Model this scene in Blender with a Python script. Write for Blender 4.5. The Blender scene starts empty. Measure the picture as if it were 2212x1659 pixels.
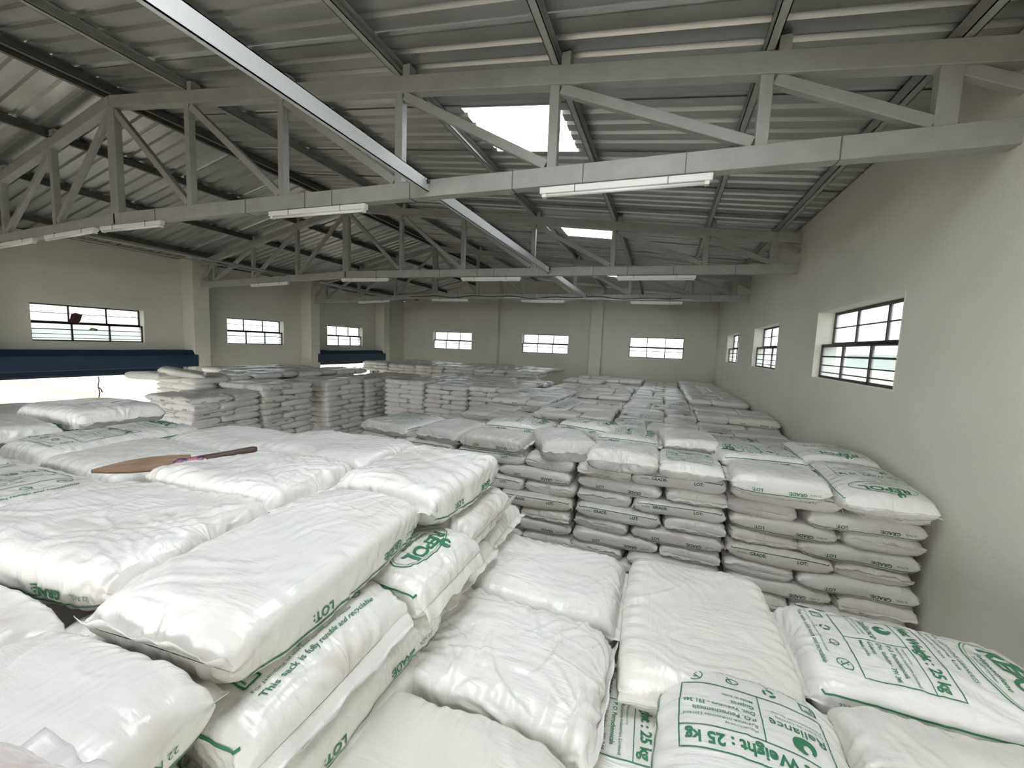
import bpy, math, random
import numpy as np
from mathutils import Matrix, Vector

scene = bpy.context.scene
COL = scene.collection
rad = math.radians
H = 3.6                      # eye height above the floor; heights below are given relative to the eye

# ------------------------------------------------------------------ camera
YAW, PITCH, ROLL, FPX = -0.3561, -0.0955, 0.0387, 872.8
cd = bpy.data.cameras.new('camera')
cam = bpy.data.objects.new('camera', cd)
COL.objects.link(cam)
fw = Vector((math.sin(YAW) * math.cos(PITCH), math.cos(YAW) * math.cos(PITCH), math.sin(PITCH)))
r0 = fw.cross(Vector((0, 0, 1))).normalized()
u0 = r0.cross(fw)
cr, sr_ = math.cos(ROLL), math.sin(ROLL)
rt = r0 * cr + u0 * sr_
up = -r0 * sr_ + u0 * cr
M = Matrix(((rt.x, up.x, -fw.x, 0), (rt.y, up.y, -fw.y, 0), (rt.z, up.z, -fw.z, H), (0, 0, 0, 1)))
cam.matrix_world = M
cd.sensor_width = 36.0
cd.sensor_fit = 'HORIZONTAL'
cd.lens = FPX / 2212 * 36.0
cd.clip_start = 0.02
cd.clip_end = 500
scene.camera = cam

# ------------------------------------------------------------------ world, exposure
w = bpy.data.worlds.new('overcast_sky')
scene.world = w
w.use_nodes = True
bg = w.node_tree.nodes['Background']
bg.inputs['Color'].default_value = (0.97, 0.985, 1.0, 1)
bg.inputs['Strength'].default_value = 4.0
vs = scene.view_settings
vs.view_transform = 'Standard'
vs.look = 'None'
vs.gamma = 1.0
vs.use_curve_mapping = False
vs.exposure = 1.3
scene.cycles.max_bounces = 7
scene.cycles.diffuse_bounces = 5
scene.cycles.glossy_bounces = 3
scene.cycles.transparent_max_bounces = 8
scene.cycles.caustics_reflective = False
scene.cycles.caustics_refractive = False
scene.cycles.sample_clamp_indirect = 12.0
scene.cycles.adaptive_threshold = 0.05

# ------------------------------------------------------------------ measured building
XR, XL = 1.79, -12.0          # inner faces of the side walls
XP = -11.55                   # face of the pilasters on the door side
Y0, Y1 = -6.2, 16.8           # inner faces of the end walls
RX = -6.74                    # ridge
PAN = 1.45                    # truss panel
TRUSS_Y = [3.26, 7.29, 10.99, 14.85]
SR, SL = 0.1303, 0.214        # roof slopes
ZA = H + 2.92                 # top of the top chord at the ridge
WT = 0.23


# ------------------------------------------------------------------ materials
def mat(name, col, rough=0.6, metal=0.0, spec=0.5):
    m = bpy.data.materials.new(name)
    m.use_nodes = True
    b = m.node_tree.nodes['Principled BSDF']
    b.inputs['Base Color'].default_value = (*col, 1)
    b.inputs['Roughness'].default_value = rough
    b.inputs['Metallic'].default_value = metal
    b.inputs['Specular IOR Level'].default_value = spec
    return m, m.node_tree, b


def noise_node(nt, scale, detail=4, coord='Object', rough=0.55, vec_scale=None):
    tc = nt.nodes.new('ShaderNodeTexCoord')
    n = nt.nodes.new('ShaderNodeTexNoise')
    n.inputs['Scale'].default_value = scale
    n.inputs['Detail'].default_value = detail
    n.inputs['Roughness'].default_value = rough
    src = tc.outputs[coord]
    if vec_scale:
        mp = nt.nodes.new('ShaderNodeMapping')
        mp.inputs['Scale'].default_value = vec_scale
        nt.links.new(src, mp.inputs['Vector'])
        src = mp.outputs['Vector']
    nt.links.new(src, n.inputs['Vector'])
    return n


def ramp(nt, src, p0, c0, p1, c1):
    r = nt.nodes.new('ShaderNodeValToRGB')
    r.color_ramp.elements[0].position = p0
    r.color_ramp.elements[0].color = (*c0, 1)
    r.color_ramp.elements[1].position = p1
    r.color_ramp.elements[1].color = (*c1, 1)
    nt.links.new(src, r.inputs['Fac'])
    return r


def mixc(nt, fac, a, b, mode='MIX'):
    m = nt.nodes.new('ShaderNodeMix')
    m.data_type = 'RGBA'
    m.blend_type = mode
    for sock, v in ((m.inputs[0], fac), (m.inputs[6], a), (m.inputs[7], b)):
        if hasattr(v, 'is_output'):
            nt.links.new(v, sock)
        elif isinstance(v, (int, float)):
            sock.default_value = v
        else:
            sock.default_value = (*v, 1)
    return m.outputs[2]


def bump(nt, bsdf, height, strength, dist):
    b = nt.nodes.new('ShaderNodeBump')
    b.inputs['Strength'].default_value = strength
    b.inputs['Distance'].default_value = dist
    nt.links.new(height, b.inputs['Height'])
    nt.links.new(b.outputs['Normal'], bsdf.inputs['Normal'])


def make_sack_mat(name, base, tint):
    m, nt, b = mat(name, base, 0.25, 0, 0.6)
    oi = nt.nodes.new('ShaderNodeObjectInfo')
    dirt = noise_node(nt, 3.2, 3, rough=0.65)
    add = nt.nodes.new('ShaderNodeVectorMath')
    add.operation = 'ADD'
    tc = nt.nodes.new('ShaderNodeTexCoord')
    sc = nt.nodes.new('ShaderNodeVectorMath')
    sc.operation = 'SCALE'
    cmb = nt.nodes.new('ShaderNodeCombineXYZ')
    for i in range(3):
        nt.links.new(oi.outputs['Random'], cmb.inputs[i])
    nt.links.new(cmb.outputs[0], sc.inputs[0])
    sc.inputs['Scale'].default_value = 37.0
    nt.links.new(tc.outputs['Object'], add.inputs[0])
    nt.links.new(sc.outputs[0], add.inputs[1])
    nt.links.new(add.outputs[0], dirt.inputs['Vector'])
    r = ramp(nt, dirt.outputs['Fac'], 0.5, (0, 0, 0), 0.78, (1, 1, 1))
    rnd = nt.nodes.new('ShaderNodeMath')
    rnd.operation = 'POWER'
    nt.links.new(oi.outputs['Random'], rnd.inputs[0])
    rnd.inputs[1].default_value = 2.0
    mul = nt.nodes.new('ShaderNodeMath')
    mul.operation = 'MULTIPLY'
    nt.links.new(r.outputs['Color'], mul.inputs[0])
    nt.links.new(rnd.outputs[0], mul.inputs[1])
    c1 = mixc(nt, mul.outputs[0], base, tint)
    nt.links.new(c1, b.inputs['Base Color'])
    # woven film: patches of tight parallel crinkles in two directions
    n1 = noise_node(nt, 9, 2, rough=0.55, vec_scale=(1.0, 2.6, 1.5))
    n1.noise_type = 'RIDGED_MULTIFRACTAL'
    n4 = noise_node(nt, 17, 2, rough=0.5, vec_scale=(0.7, 4.2, 1.6))
    n5 = noise_node(nt, 17, 2, rough=0.5, vec_scale=(4.2, 0.9, 1.6))
    nt.links.new(n1.outputs['Fac'], n4.inputs['Distortion'])
    nt.links.new(n1.outputs['Fac'], n5.inputs['Distortion'])
    mr = ramp(nt, dirt.outputs['Fac'], 0.42, (0, 0, 0), 0.58, (1, 1, 1))
    cr_ = mixc(nt, mr.outputs['Color'], n4.outputs['Fac'], n5.outputs['Fac'])
    a3 = nt.nodes.new('ShaderNodeMath'); a3.operation = 'MULTIPLY_ADD'
    nt.links.new(cr_, a3.inputs[0]); a3.inputs[1].default_value = 1.6
    nt.links.new(n1.outputs['Fac'], a3.inputs[2])
    bump(nt, b, a3.outputs[0], 0.40, 0.006)
    return m


M_SACK = make_sack_mat('woven_sack_white', (0.82, 0.805, 0.765), (0.60, 0.50, 0.42))
M_SACK_CREAM = make_sack_mat('woven_sack_cream', (0.79, 0.76, 0.70), (0.56, 0.45, 0.38))
M_SACK_PINK = make_sack_mat('woven_sack_rose', (0.785, 0.75, 0.73), (0.57, 0.45, 0.41))
M_PRINT, _, _ = mat('green_print', (0.035, 0.20, 0.10), 0.45)
M_PRINTD, _, _ = mat('dark_green_print', (0.03, 0.11, 0.07), 0.5)

M_WALL, nt, b = mat('painted_plaster', (0.60, 0.60, 0.555), 0.75, 0, 0.3)
n = noise_node(nt, 0.9, 7, rough=0.6)
r = ramp(nt, n.outputs['Fac'], 0.35, (0.67, 0.652, 0.565), 0.65, (0.73, 0.712, 0.622))
s = noise_node(nt, 5.5, 8, rough=0.75)
rs = ramp(nt, s.outputs['Fac'], 0.70, (0, 0, 0), 0.80, (0.55, 0.55, 0.55))
nt.links.new(mixc(nt, rs.outputs['Color'], r.outputs['Color'], (0.42, 0.41, 0.36)), b.inputs['Base Color'])
n2 = noise_node(nt, 38, 5)
bump(nt, b, n2.outputs['Fac'], 0.25, 0.01)

M_REVEAL, nt, b = mat('window_reveal_plaster', (0.72, 0.70, 0.62), 0.8)
s = noise_node(nt, 9, 7, rough=0.7)
rs = ramp(nt, s.outputs['Fac'], 0.6, (0.74, 0.72, 0.64), 0.75, (0.42, 0.40, 0.34))
nt.links.new(rs.outputs['Color'], b.inputs['Base Color'])

M_FLOOR, nt, b = mat('concrete_floor', (0.36, 0.35, 0.33), 0.8)
n = noise_node(nt, 1.5, 8)
r = ramp(nt, n.outputs['Fac'], 0.3, (0.28, 0.27, 0.25), 0.7, (0.42, 0.41, 0.38))
nt.links.new(r.outputs['Color'], b.inputs['Base Color'])

M_ROOF, nt, b = mat('galvanised_sheet', (0.47, 0.48, 0.47), 0.36, 0.75)
n = noise_node(nt, 3, 5, vec_scale=(0.4, 2.5, 1))
r = ramp(nt, n.outputs['Fac'], 0.3, (0.40, 0.405, 0.385), 0.7, (0.49, 0.495, 0.475))
nt.links.new(r.outputs['Color'], b.inputs['Base Color'])
r = ramp(nt, n.outputs['Fac'], 0.3, (0.30, 0.30, 0.30), 0.7, (0.46, 0.46, 0.46))
nt.links.new(r.outputs['Color'], b.inputs['Roughness'])

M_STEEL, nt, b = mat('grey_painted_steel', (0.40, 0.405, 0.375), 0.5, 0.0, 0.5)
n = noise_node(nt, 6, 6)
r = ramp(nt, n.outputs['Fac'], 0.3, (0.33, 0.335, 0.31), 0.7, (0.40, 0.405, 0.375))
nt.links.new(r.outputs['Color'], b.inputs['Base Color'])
M_STEELD, _, _ = mat('dark_steel', (0.15, 0.15, 0.135), 0.55, 0.1)
M_TIE, _, _ = mat('light_galvanised_tie', (0.62, 0.63, 0.62), 0.42, 0.25)
M_FRAME, _, _ = mat('rusty_window_steel', (0.075, 0.055, 0.05), 0.6, 0.2)
M_BATTEN, _, _ = mat('white_batten', (0.82, 0.82, 0.78), 0.4)
M_TUBE, _, _ = mat('fluorescent_glass', (0.86, 0.87, 0.86), 0.25)
M_CABLE, _, _ = mat('black_cable', (0.03, 0.03, 0.032), 0.5)
M_CONDUIT, _, _ = mat('grey_conduit', (0.38, 0.37, 0.34), 0.5)
M_BLUE, nt, b = mat('dark_blue_shutter', (0.012, 0.035, 0.075), 0.42, 0.1)
M_BLUE2, _, _ = mat('dark_blue_slat', (0.012, 0.028, 0.055), 0.45, 0.2)
M_ROPE, _, _ = mat('brown_rope', (0.13, 0.09, 0.07), 0.8)
M_JAMB, _, _ = mat('pale_door_jamb', (0.62, 0.61, 0.57), 0.7)

M_SKYL = bpy.data.materials.new('translucent_roof_sheet')
M_SKYL.use_nodes = True
nt = M_SKYL.node_tree
for nn in list(nt.nodes):
    if nn.type != 'OUTPUT_MATERIAL':
        nt.nodes.remove(nn)
out = [x for x in nt.nodes if x.type == 'OUTPUT_MATERIAL'][0]
tr = nt.nodes.new('ShaderNodeBsdfTransparent'); tr.inputs[0].default_value = (0.86, 0.89, 0.92, 1)
tl = nt.nodes.new('ShaderNodeBsdfTranslucent'); tl.inputs[0].default_value = (0.85, 0.88, 0.9, 1)
mx = nt.nodes.new('ShaderNodeMixShader'); mx.inputs[0].default_value = 0.35
nt.links.new(tr.outputs[0], mx.inputs[1]); nt.links.new(tl.outputs[0], mx.inputs[2]); nt.links.new(mx.outputs[0], out.inputs[0])

M_GLASS = bpy.data.materials.new('dimmed_window_glass')
M_GLASS.use_nodes = True
nt = M_GLASS.node_tree
for nn in list(nt.nodes):
    if nn.type != 'OUTPUT_MATERIAL':
        nt.nodes.remove(nn)
out = [x for x in nt.nodes if x.type == 'OUTPUT_MATERIAL'][0]
tr = nt.nodes.new('ShaderNodeBsdfTransparent'); tr.inputs[0].default_value = (0.52, 0.55, 0.55, 1)  # grey tint dims the sky seen through the panes
tl = nt.nodes.new('ShaderNodeBsdfTranslucent'); tl.inputs[0].default_value = (0.62, 0.65, 0.64, 1)
gl = nt.nodes.new('ShaderNodeBsdfGlossy'); gl.inputs['Roughness'].default_value = 0.15
mx = nt.nodes.new('ShaderNodeMixShader'); mx.inputs[0].default_value = 0.18
m2 = nt.nodes.new('ShaderNodeMixShader'); m2.inputs[0].default_value = 0.05
nt.links.new(tr.outputs[0], mx.inputs[1]); nt.links.new(tl.outputs[0], mx.inputs[2])
nt.links.new(mx.outputs[0], m2.inputs[1]); nt.links.new(gl.outputs[0], m2.inputs[2]); nt.links.new(m2.outputs[0], out.inputs[0])

M_SOIL, nt, b = mat('dry_yard_soil', (0.42, 0.33, 0.22), 0.95)
n = noise_node(nt, 0.35, 8, rough=0.65)
r = ramp(nt, n.outputs['Fac'], 0.35, (0.13, 0.108, 0.078), 0.65, (0.18, 0.15, 0.112))
nt.links.new(r.outputs['Color'], b.inputs['Base Color'])
M_WHITEWALL, _, _ = mat('whitewashed_wall', (0.42, 0.415, 0.40), 0.85)
M_RUBBLE, nt, b = mat('rubble_stone', (0.42, 0.30, 0.28), 0.9)
n = noise_node(nt, 6, 5, rough=0.7)
r = ramp(nt, n.outputs['Fac'], 0.35, (0.20, 0.13, 0.12), 0.65, (0.60, 0.46, 0.42))
nt.links.new(r.outputs['Color'], b.inputs['Base Color'])
M_CREAMW, _, _ = mat('cream_neighbour_wall', (0.62, 0.58, 0.50), 0.85)
M_GREYG, _, _ = mat('grey_green_roof', (0.30, 0.36, 0.34), 0.7)
M_WOOD, nt, b = mat('raw_wood', (0.30, 0.17, 0.09), 0.65)
n = noise_node(nt, 22, 4, vec_scale=(0.4, 4, 4))
r = ramp(nt, n.outputs['Fac'], 0.3, (0.14, 0.085, 0.05), 0.7, (0.25, 0.165, 0.10))
nt.links.new(r.outputs['Color'], b.inputs['Base Color'])
M_WOODD, _, _ = mat('dark_worn_wood', (0.07, 0.04, 0.028), 0.55)
M_FOIL, nt, b = mat('coloured_film_wrap', (0.3, 0.1, 0.18), 0.3)
n = noise_node(nt, 26, 2)
r = ramp(nt, n.outputs['Fac'], 0.42, (0.035, 0.03, 0.08), 0.6, (0.42, 0.13, 0.20))
nt.links.new(r.outputs['Color'], b.inputs['Base Color'])
M_SCRAP, _, _ = mat('dark_brown_scrap', (0.06, 0.025, 0.02), 0.8)
M_LEAF, _, _ = mat('pale_green_leaf', (0.25, 0.33, 0.12), 0.7)
M_SHUTTERWHITE, _, _ = mat('white_film', (0.75, 0.75, 0.72), 0.35)


# ------------------------------------------------------------------ mesh helpers
class MB:
    def __init__(self):
        self.v, self.f = [], []

    def add(self, vs, fs):
        k = len(self.v)
        self.v += [tuple(p) for p in vs]
        self.f += [tuple(i + k for i in f) for f in fs]
        return self

    def box(self, x0, x1, y0, y1, z0, z1):
        return self.add([(x0, y0, z0), (x1, y0, z0), (x1, y1, z0), (x0, y1, z0), (x0, y0, z1), (x1, y0, z1), (x1, y1, z1), (x0, y1, z1)],
                        [(0, 3, 2, 1), (4, 5, 6, 7), (0, 1, 5, 4), (1, 2, 6, 5), (2, 3, 7, 6), (3, 0, 4, 7)])

    def bar(self, a, b, wy, h, side=None):
        """square bar from a to b; wy = width along 'side', h = the other"""
        a, b = Vector(a), Vector(b)
        d = (b - a).normalized()
        s = Vector(side) if side else Vector((0, 1, 0))
        s = (s - d * s.dot(d)).normalized()
        n = d.cross(s)
        vs = []
        for p in (a, b):
            for i, j in ((-1, -1), (1, -1), (1, 1), (-1, 1)):
                vs.append(p + s * (wy / 2 * i) + n * (h / 2 * j))
        return self.add(vs, [(0, 1, 2, 3), (7, 6, 5, 4), (0, 4, 5, 1), (1, 5, 6, 2), (2, 6, 7, 3), (3, 7, 4, 0)])

    def tube(self, pts, r, n=8):
        pts = [Vector(p) for p in pts]
        k = len(self.v)
        rr = r if isinstance(r, (list, tuple)) else [r] * len(pts)
        for i, p in enumerate(pts):
            d = (pts[min(i + 1, len(pts) - 1)] - pts[max(i - 1, 0)]).normalized()
            s = d.orthogonal().normalized() if abs(d.z) > .9 else d.cross(Vector((0, 0, 1))).normalized()
            t = d.cross(s)
            for j in range(n):
                a = 2 * math.pi * j / n
                self.v.append(tuple(p + s * (math.cos(a) * rr[i]) + t * (math.sin(a) * rr[i])))
        for i in range(len(pts) - 1):
            for j in range(n):
                self.f.append((k + i * n + j, k + i * n + (j + 1) % n, k + (i + 1) * n + (j + 1) % n, k + (i + 1) * n + j))
        self.f.append(tuple(k + j for j in reversed(range(n))))
        self.f.append(tuple(k + (len(pts) - 1) * n + j for j in range(n)))
        return self

    def build(self, name, m, parent=None, smooth=False, bevel=0):
        me = bpy.data.meshes.new(name)
        me.from_pydata(self.v, [], self.f)
        me.validate()
        me.update()
        if smooth:
            me.shade_smooth()
        me.materials.append(m)
        o = bpy.data.objects.new(name, me)
        COL.objects.link(o)
        if parent:
            o.parent = parent
        if bevel:
            bv = o.modifiers.new('bevel', 'BEVEL')
            bv.width = bevel
            bv.segments = 2
            bv.limit_method = 'ANGLE'
        return o


def empty(name, loc=(0, 0, 0), rz=0):
    o = bpy.data.objects.new(name, None)
    COL.objects.link(o)
    o.location = loc
    o.rotation_euler = (0, 0, rz)
    o.empty_display_size = 0.1
    return o


def tag(o, label=None, cat=None, group=None, kind=None):
    if label: o['label'] = label
    if cat: o['category'] = cat
    if group: o['group'] = group
    if kind: o['kind'] = kind
    return o


def roof_z(x):                                   # top of the top chord
    return ZA - (SR * (x - RX) if x > RX else SL * (RX - x))


# ------------------------------------------------------------------ shell
tag(MB().box(XL - .4, XR + .4, Y0 - .4, Y1 + .4, -.2, 0).build('floor', M_FLOOR), 'grey concrete floor slab under the stacks', kind='structure')


def wall_with_holes(name, axis, pos, thick, lo, hi, zt_fn, holes, label):
    """axis 'X': wall at X=pos..pos+thick running along Y; 'Y': at Y=pos running along X. Built from blocks around the holes."""
    mb = MB()
    cuts = sorted({lo, hi} | {h[0] for h in holes} | {h[1] for h in holes} | ({RX} if axis == 'Y' else set()))

    def blk(a, b_, z0, z1a, z1b):
        p0, p1 = (pos, pos + thick) if thick > 0 else (pos + thick, pos)
        if axis == 'X':
            vs = [(p0, a, z0), (p1, a, z0), (p1, b_, z0), (p0, b_, z0), (p0, a, z1a), (p1, a, z1a), (p1, b_, z1b), (p0, b_, z1b)]
        else:
            vs = [(a, p0, z0), (b_, p0, z0), (b_, p1, z0), (a, p1, z0), (a, p0, z1a), (b_, p0, z1b), (b_, p1, z1b), (a, p1, z1a)]
        mb.add(vs, [(0, 3, 2, 1), (4, 5, 6, 7), (0, 1, 5, 4), (1, 2, 6, 5), (2, 3, 7, 6), (3, 0, 4, 7)])

    for a, b_ in zip(cuts[:-1], cuts[1:]):
        mid = (a + b_) / 2
        hs = sorted([h for h in holes if h[0] <= mid <= h[1]], key=lambda h: h[2])
        z = 0
        for h in hs:
            if h[2] > z:
                blk(a, b_, z, h[2], h[2])
            z = h[3]
        blk(a, b_, z, zt_fn(a), zt_fn(b_))
    o = mb.build(name, M_WALL)
    return tag(o, label, kind='structure')


WR = [(4.22, 6.2), (8.05, 10.05), (11.95, 14.0), (0.3, 2.3), (-3.6, -1.6)]
WL = [(4.28, 6.2), (8.21, 10.1), (11.97, 13.9), (0.4, 2.4), (-3.6, -1.6)]
WE = [(-10.36, -8.3), (-5.86, -3.8), (-1.335, .695)]
ZR, ZL, ZE = (H - .26, H + .56), (H - .29, H + .50), (H - .30, H + .52)
DOORS = [(3.5, 6.95), (11.35, 14.35)]
ztop = lambda x: roof_z(x) + 0.10
wall_with_holes('wall_right', 'X', XR, WT, Y0, Y1, lambda y: ztop(XR), [(a, b_, *ZR) for a, b_ in WR], 'pale grey plaster wall with small high windows')
wall_with_holes('wall_left', 'X', XL, -WT, Y0, Y1, lambda y: ztop(XL), [(a, b_, *ZL) for a, b_ in WL] + [(a, b_, 0, H - .80) for a, b_ in DOORS],
                'pale grey plaster wall with two shutter doors and three windows')
wall_with_holes('wall_back', 'Y', Y1, WT, XL, XR, ztop, [(a, b_, *ZE) for a, b_ in WE], 'pale grey gable wall with three windows at the far end')
wall_with_holes('wall_front', 'Y', Y0, -WT, XL, XR, ztop, [(-8.4, 1.2, 0, H + .9)], 'unseen gable wall behind the viewer, wide opening added to let in light')  # opening added out of view and sized for light from behind
for k, y in enumerate([3.25, 7.25, 11.0, 14.9]):
    tag(MB().box(XL, XP, y - .2, y + .2, 0, ztop(XP)).build('pilaster', M_WALL, bevel=.01),
        ['plaster pilaster at the near end of the wide blue shutter', 'plaster pilaster between the wide blue shutter and the second left window',
         'plaster pilaster on the left side of the smaller blue shutter', 'plaster pilaster in the shade near the far left corner'][k], kind='structure')
for k, x in enumerate([-7.15, -2.63]):
    tag(MB().box(x - .24, x + .24, Y1 - .28, Y1, 0, ztop(x) - .05).build('pilaster', M_WALL, bevel=.01),
        ['plaster pilaster on the end wall between first and second window', 'plaster pilaster on the end wall between second and third window'][k], kind='structure')

# ------------------------------------------------------------------ windows
win_n = [0]


def window(c, right, inward, wdt, z0, z1, label):
    """c = centre of the opening on the inner wall face (x,y); right = unit vector along the wall; inward = unit vector into the room"""
    win_n[0] += 1
    root = empty('window_%d' % win_n[0], (c[0], c[1], z0), math.atan2(right[1], right[0]))
    tag(root, label, kind='structure')
    h = z1 - z0
    sgn = 1 if (Vector((-right[1], right[0])).dot(Vector(inward)) < 0) else -1   # local +y points out of the room when sgn=1
    yo = lambda d: d * sgn
    ww = wdt / 2
    zm = h * .50
    du, dl = .175, .07
    mb = MB()

    def fb(x0, x1, d0, d1, za, zb, m=mb):
        ya, yb = sorted((yo(d0), yo(d1)))
        m.box(x0, x1, ya, yb, za, zb)
    # reveal lining
    rv = MB()
    fb(-ww - .004, -ww + .006, -.002, WT, 0, h, rv); fb(ww - .006, ww + .004, -.002, WT, 0, h, rv)
    fb(-ww, ww, -.002, WT, h - .006, h + .004, rv); fb(-ww, ww, -.002, WT, -.004, .008, rv)
    rv.build('reveal', M_REVEAL, root)
    t = .035
    fb(-ww, ww, du, du + .03, h - t, h); fb(-ww, ww, du, du + .03, zm, zm + t)
    fb(-ww, -ww + t, du, du + .03, zm, h); fb(ww - t, ww, du, du + .03, zm, h)
    fb(-ww, ww, dl, dl + .03, zm - t * .7, zm + t * .3); fb(-ww, ww, dl, dl + .03, 0, t)
    fb(-ww, -ww + t, dl, dl + .03, 0, zm); fb(ww - t, ww, dl, dl + .03, 0, zm)
    fb(-ww, ww, dl, du + .03, zm - .008, zm + .008)
    fr = mb.build('window_frame', M_FRAME, root)
    for i in (1, 2):
        x = -ww + wdt * i / 3
        b1 = MB(); fb(x - .013, x + .013, du, du + .026, zm, h, b1); b1.build('mullion', M_FRAME, root)
        b2 = MB(); fb(x - .015, x + .015, dl, dl + .028, 0, zm, b2); b2.build('mullion', M_FRAME, root)
    for zz, d, th in ((h * .76, du, .007), (zm * .66, dl, .010), (zm * .40, dl, .006), (zm * .19, dl, .006)):
        b1 = MB(); fb(-ww, ww, d + .004, d + .016, zz - th, zz + th, b1); b1.build('glazing_bar', M_FRAME, root)
    for i in range(3):
        x0, x1 = -ww + wdt * i / 3 + .013, -ww + wdt * (i + 1) / 3 - .013
        p = MB(); fb(x0, x1, du + .012, du + .016, zm + t, h - t, p); p.build('pane', M_GLASS, root)
        p = MB(); fb(x0, x1, dl + .012, dl + .016, t, zm - t * .7, p); p.build('pane', M_GLASS, root)
    ang = math.atan2(right[1], right[0])
    out_ang = math.atan2(-inward[1], -inward[0])
    return root


for k, (a, b_) in enumerate(WR):
    window((XR, (a + b_) / 2), (0, 1), (-1, 0), b_ - a, *ZR,
           ['large nearest window in the right-hand wall, brown steel frame', 'middle window in the right-hand wall, deep white reveal', 'smallest farthest window in the right-hand wall beside the corner',
            'window in the right-hand wall beside the viewer', 'window in the right-hand wall behind the viewer'][k])
for k, (a, b_) in enumerate(WL):
    window((XL, (a + b_) / 2), (0, 1), (1, 0), b_ - a, *ZL,
           ['widest steel window above the wide blue shutter, scrap stuck in it', 'steel window between the two left pilasters', 'small steel window above the smaller blue shutter',
            'window in the door wall beside the viewer', 'window in the door wall behind the viewer'][k])
for k, (a, b_) in enumerate(WE):
    window(((a + b_) / 2, Y1), (1, 0), (0, -1), b_ - a, *ZE,
           ['end-wall window left of both pilasters', 'end-wall window between the two pilasters', 'end-wall window between a pilaster and the right corner'][k])

# scraps caught in the first left window
sc = MB(); sc.add([(0, -.10, -.02), (0, -.05, .17), (0, .02, .20), (0, .13, .16), (0, .09, .02), (0, .0, -.06), (.02, 0, .07)],
                  [(0, 1, 6), (1, 2, 6), (2, 3, 6), (3, 4, 6), (4, 5, 6), (5, 0, 6), (5, 4, 3, 2, 1, 0)])
o = sc.build('rag', M_SCRAP); o.location = (XL - .09, 4.98, H + .14)
tag(o, 'small dark brown rag caught on the bar of the left window', 'rag')
sc = MB(); sc.add([(0, -.09, 0), (0, -.03, .05), (0, .08, .02), (0, .05, -.03), (.01, 0, .01)], [(0, 1, 4), (1, 2, 4), (2, 3, 4), (3, 0, 4), (3, 2, 1, 0)])
o = sc.build('leaf', M_LEAF); o.location = (XL - .06, 5.27, H - .02)
tag(o, 'pale green leaf stuck behind the left window pane', 'leaf')

# ------------------------------------------------------------------ roof
roof = tag(empty('ceiling'), 'corrugated grey metal sheet roof on both slopes', kind='structure')
ZSH = 0.115                    # underside of the sheet above the chord top


def sheet(y0, y1, xa, xb, name, m, lift=0.0):
    pitch = (y1 - y0) / 5
    prof = []
    for k in range(5):
        yb = y0 + k * pitch
        prof += [(yb, 0), (yb + pitch * .62, 0), (yb + pitch * .70, .032), (yb + pitch * .92, .032)]
    prof.append((y1 + .03, 0))
    vs, fs = [], []
    for x in (xa, xb):
        for y, dz in prof:
            vs.append((x, y, roof_z(x) + ZSH + dz + lift))
    n_ = len(prof)
    for i in range(n_ - 1):
        fs.append((i, i + n_, i + n_ + 1, i + 1))
    return MB().add(vs, fs).build(name, m, roof)


ys = [3.93 + 1.0 * k for k in range(-11, 14)]
SKY_Y = [3.93, 7.93, 12.93, .93, -.07, -4.07]  # strips over and behind the viewer are unseen, added to light the near sacks
XS0, XS1 = RX + 3.12 * PAN, RX + 3.92 * PAN
for k, y in enumerate(ys):
    y1_ = min(y + 1.0, Y1 + .25)
    lift = .002 * (k % 2)
    if any(abs(y - q) < .01 for q in SKY_Y):
        sheet(y, y1_, RX + .02, XS0 + .06, 'roof_sheet', M_ROOF, lift)
        if abs(y - .93) < .01:   # here only the lower sheet is clear
            sheet(y, y1_, XS0, XS1, 'roof_sheet', M_ROOF, lift)
        else:
            o = sheet(y, y1_, XS0, XS1, 'skylight_sheet', M_SKYL, lift + .004)
            o['label'] = 'added unseen translucent skylight sheet overhead'
        xm = (XS0 + XS1) / 2
        xl = XS1
        if y < 2:                # second clear sheet over and behind the viewer: unseen, added for overhead light
            xc, xd = RX + 4.1 * PAN, RX + 4.9 * PAN
            sheet(y, y1_, XS1 - .06, xc + .06, 'roof_sheet', M_ROOF, lift)
            sheet(y, y1_, xc, xd, 'skylight_sheet', M_SKYL, lift + .004)['label'] = 'added unseen translucent skylight sheet overhead'
            xl = xd
        sheet(y, y1_, xl - .06, XR + .4, 'roof_sheet', M_ROOF, lift)
    else:
        sheet(y, y1_, RX + .02, XR + .4, 'roof_sheet', M_ROOF, lift)
    sheet(y, y1_, RX - .02, XL - .4, 'roof_sheet', M_ROOF, lift)
MB().add([(RX - .25, Y0, ZA + ZSH - .02), (RX, Y0, ZA + ZSH + .05), (RX + .25, Y0, ZA + ZSH + .02), (RX - .25, Y1, ZA + ZSH - .02), (RX, Y1, ZA + ZSH + .05), (RX + .25, Y1, ZA + ZSH + .02)],
         [(0, 3, 4, 1), (1, 4, 5, 2)]).build('ridge_cap', M_ROOF, roof)

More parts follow.
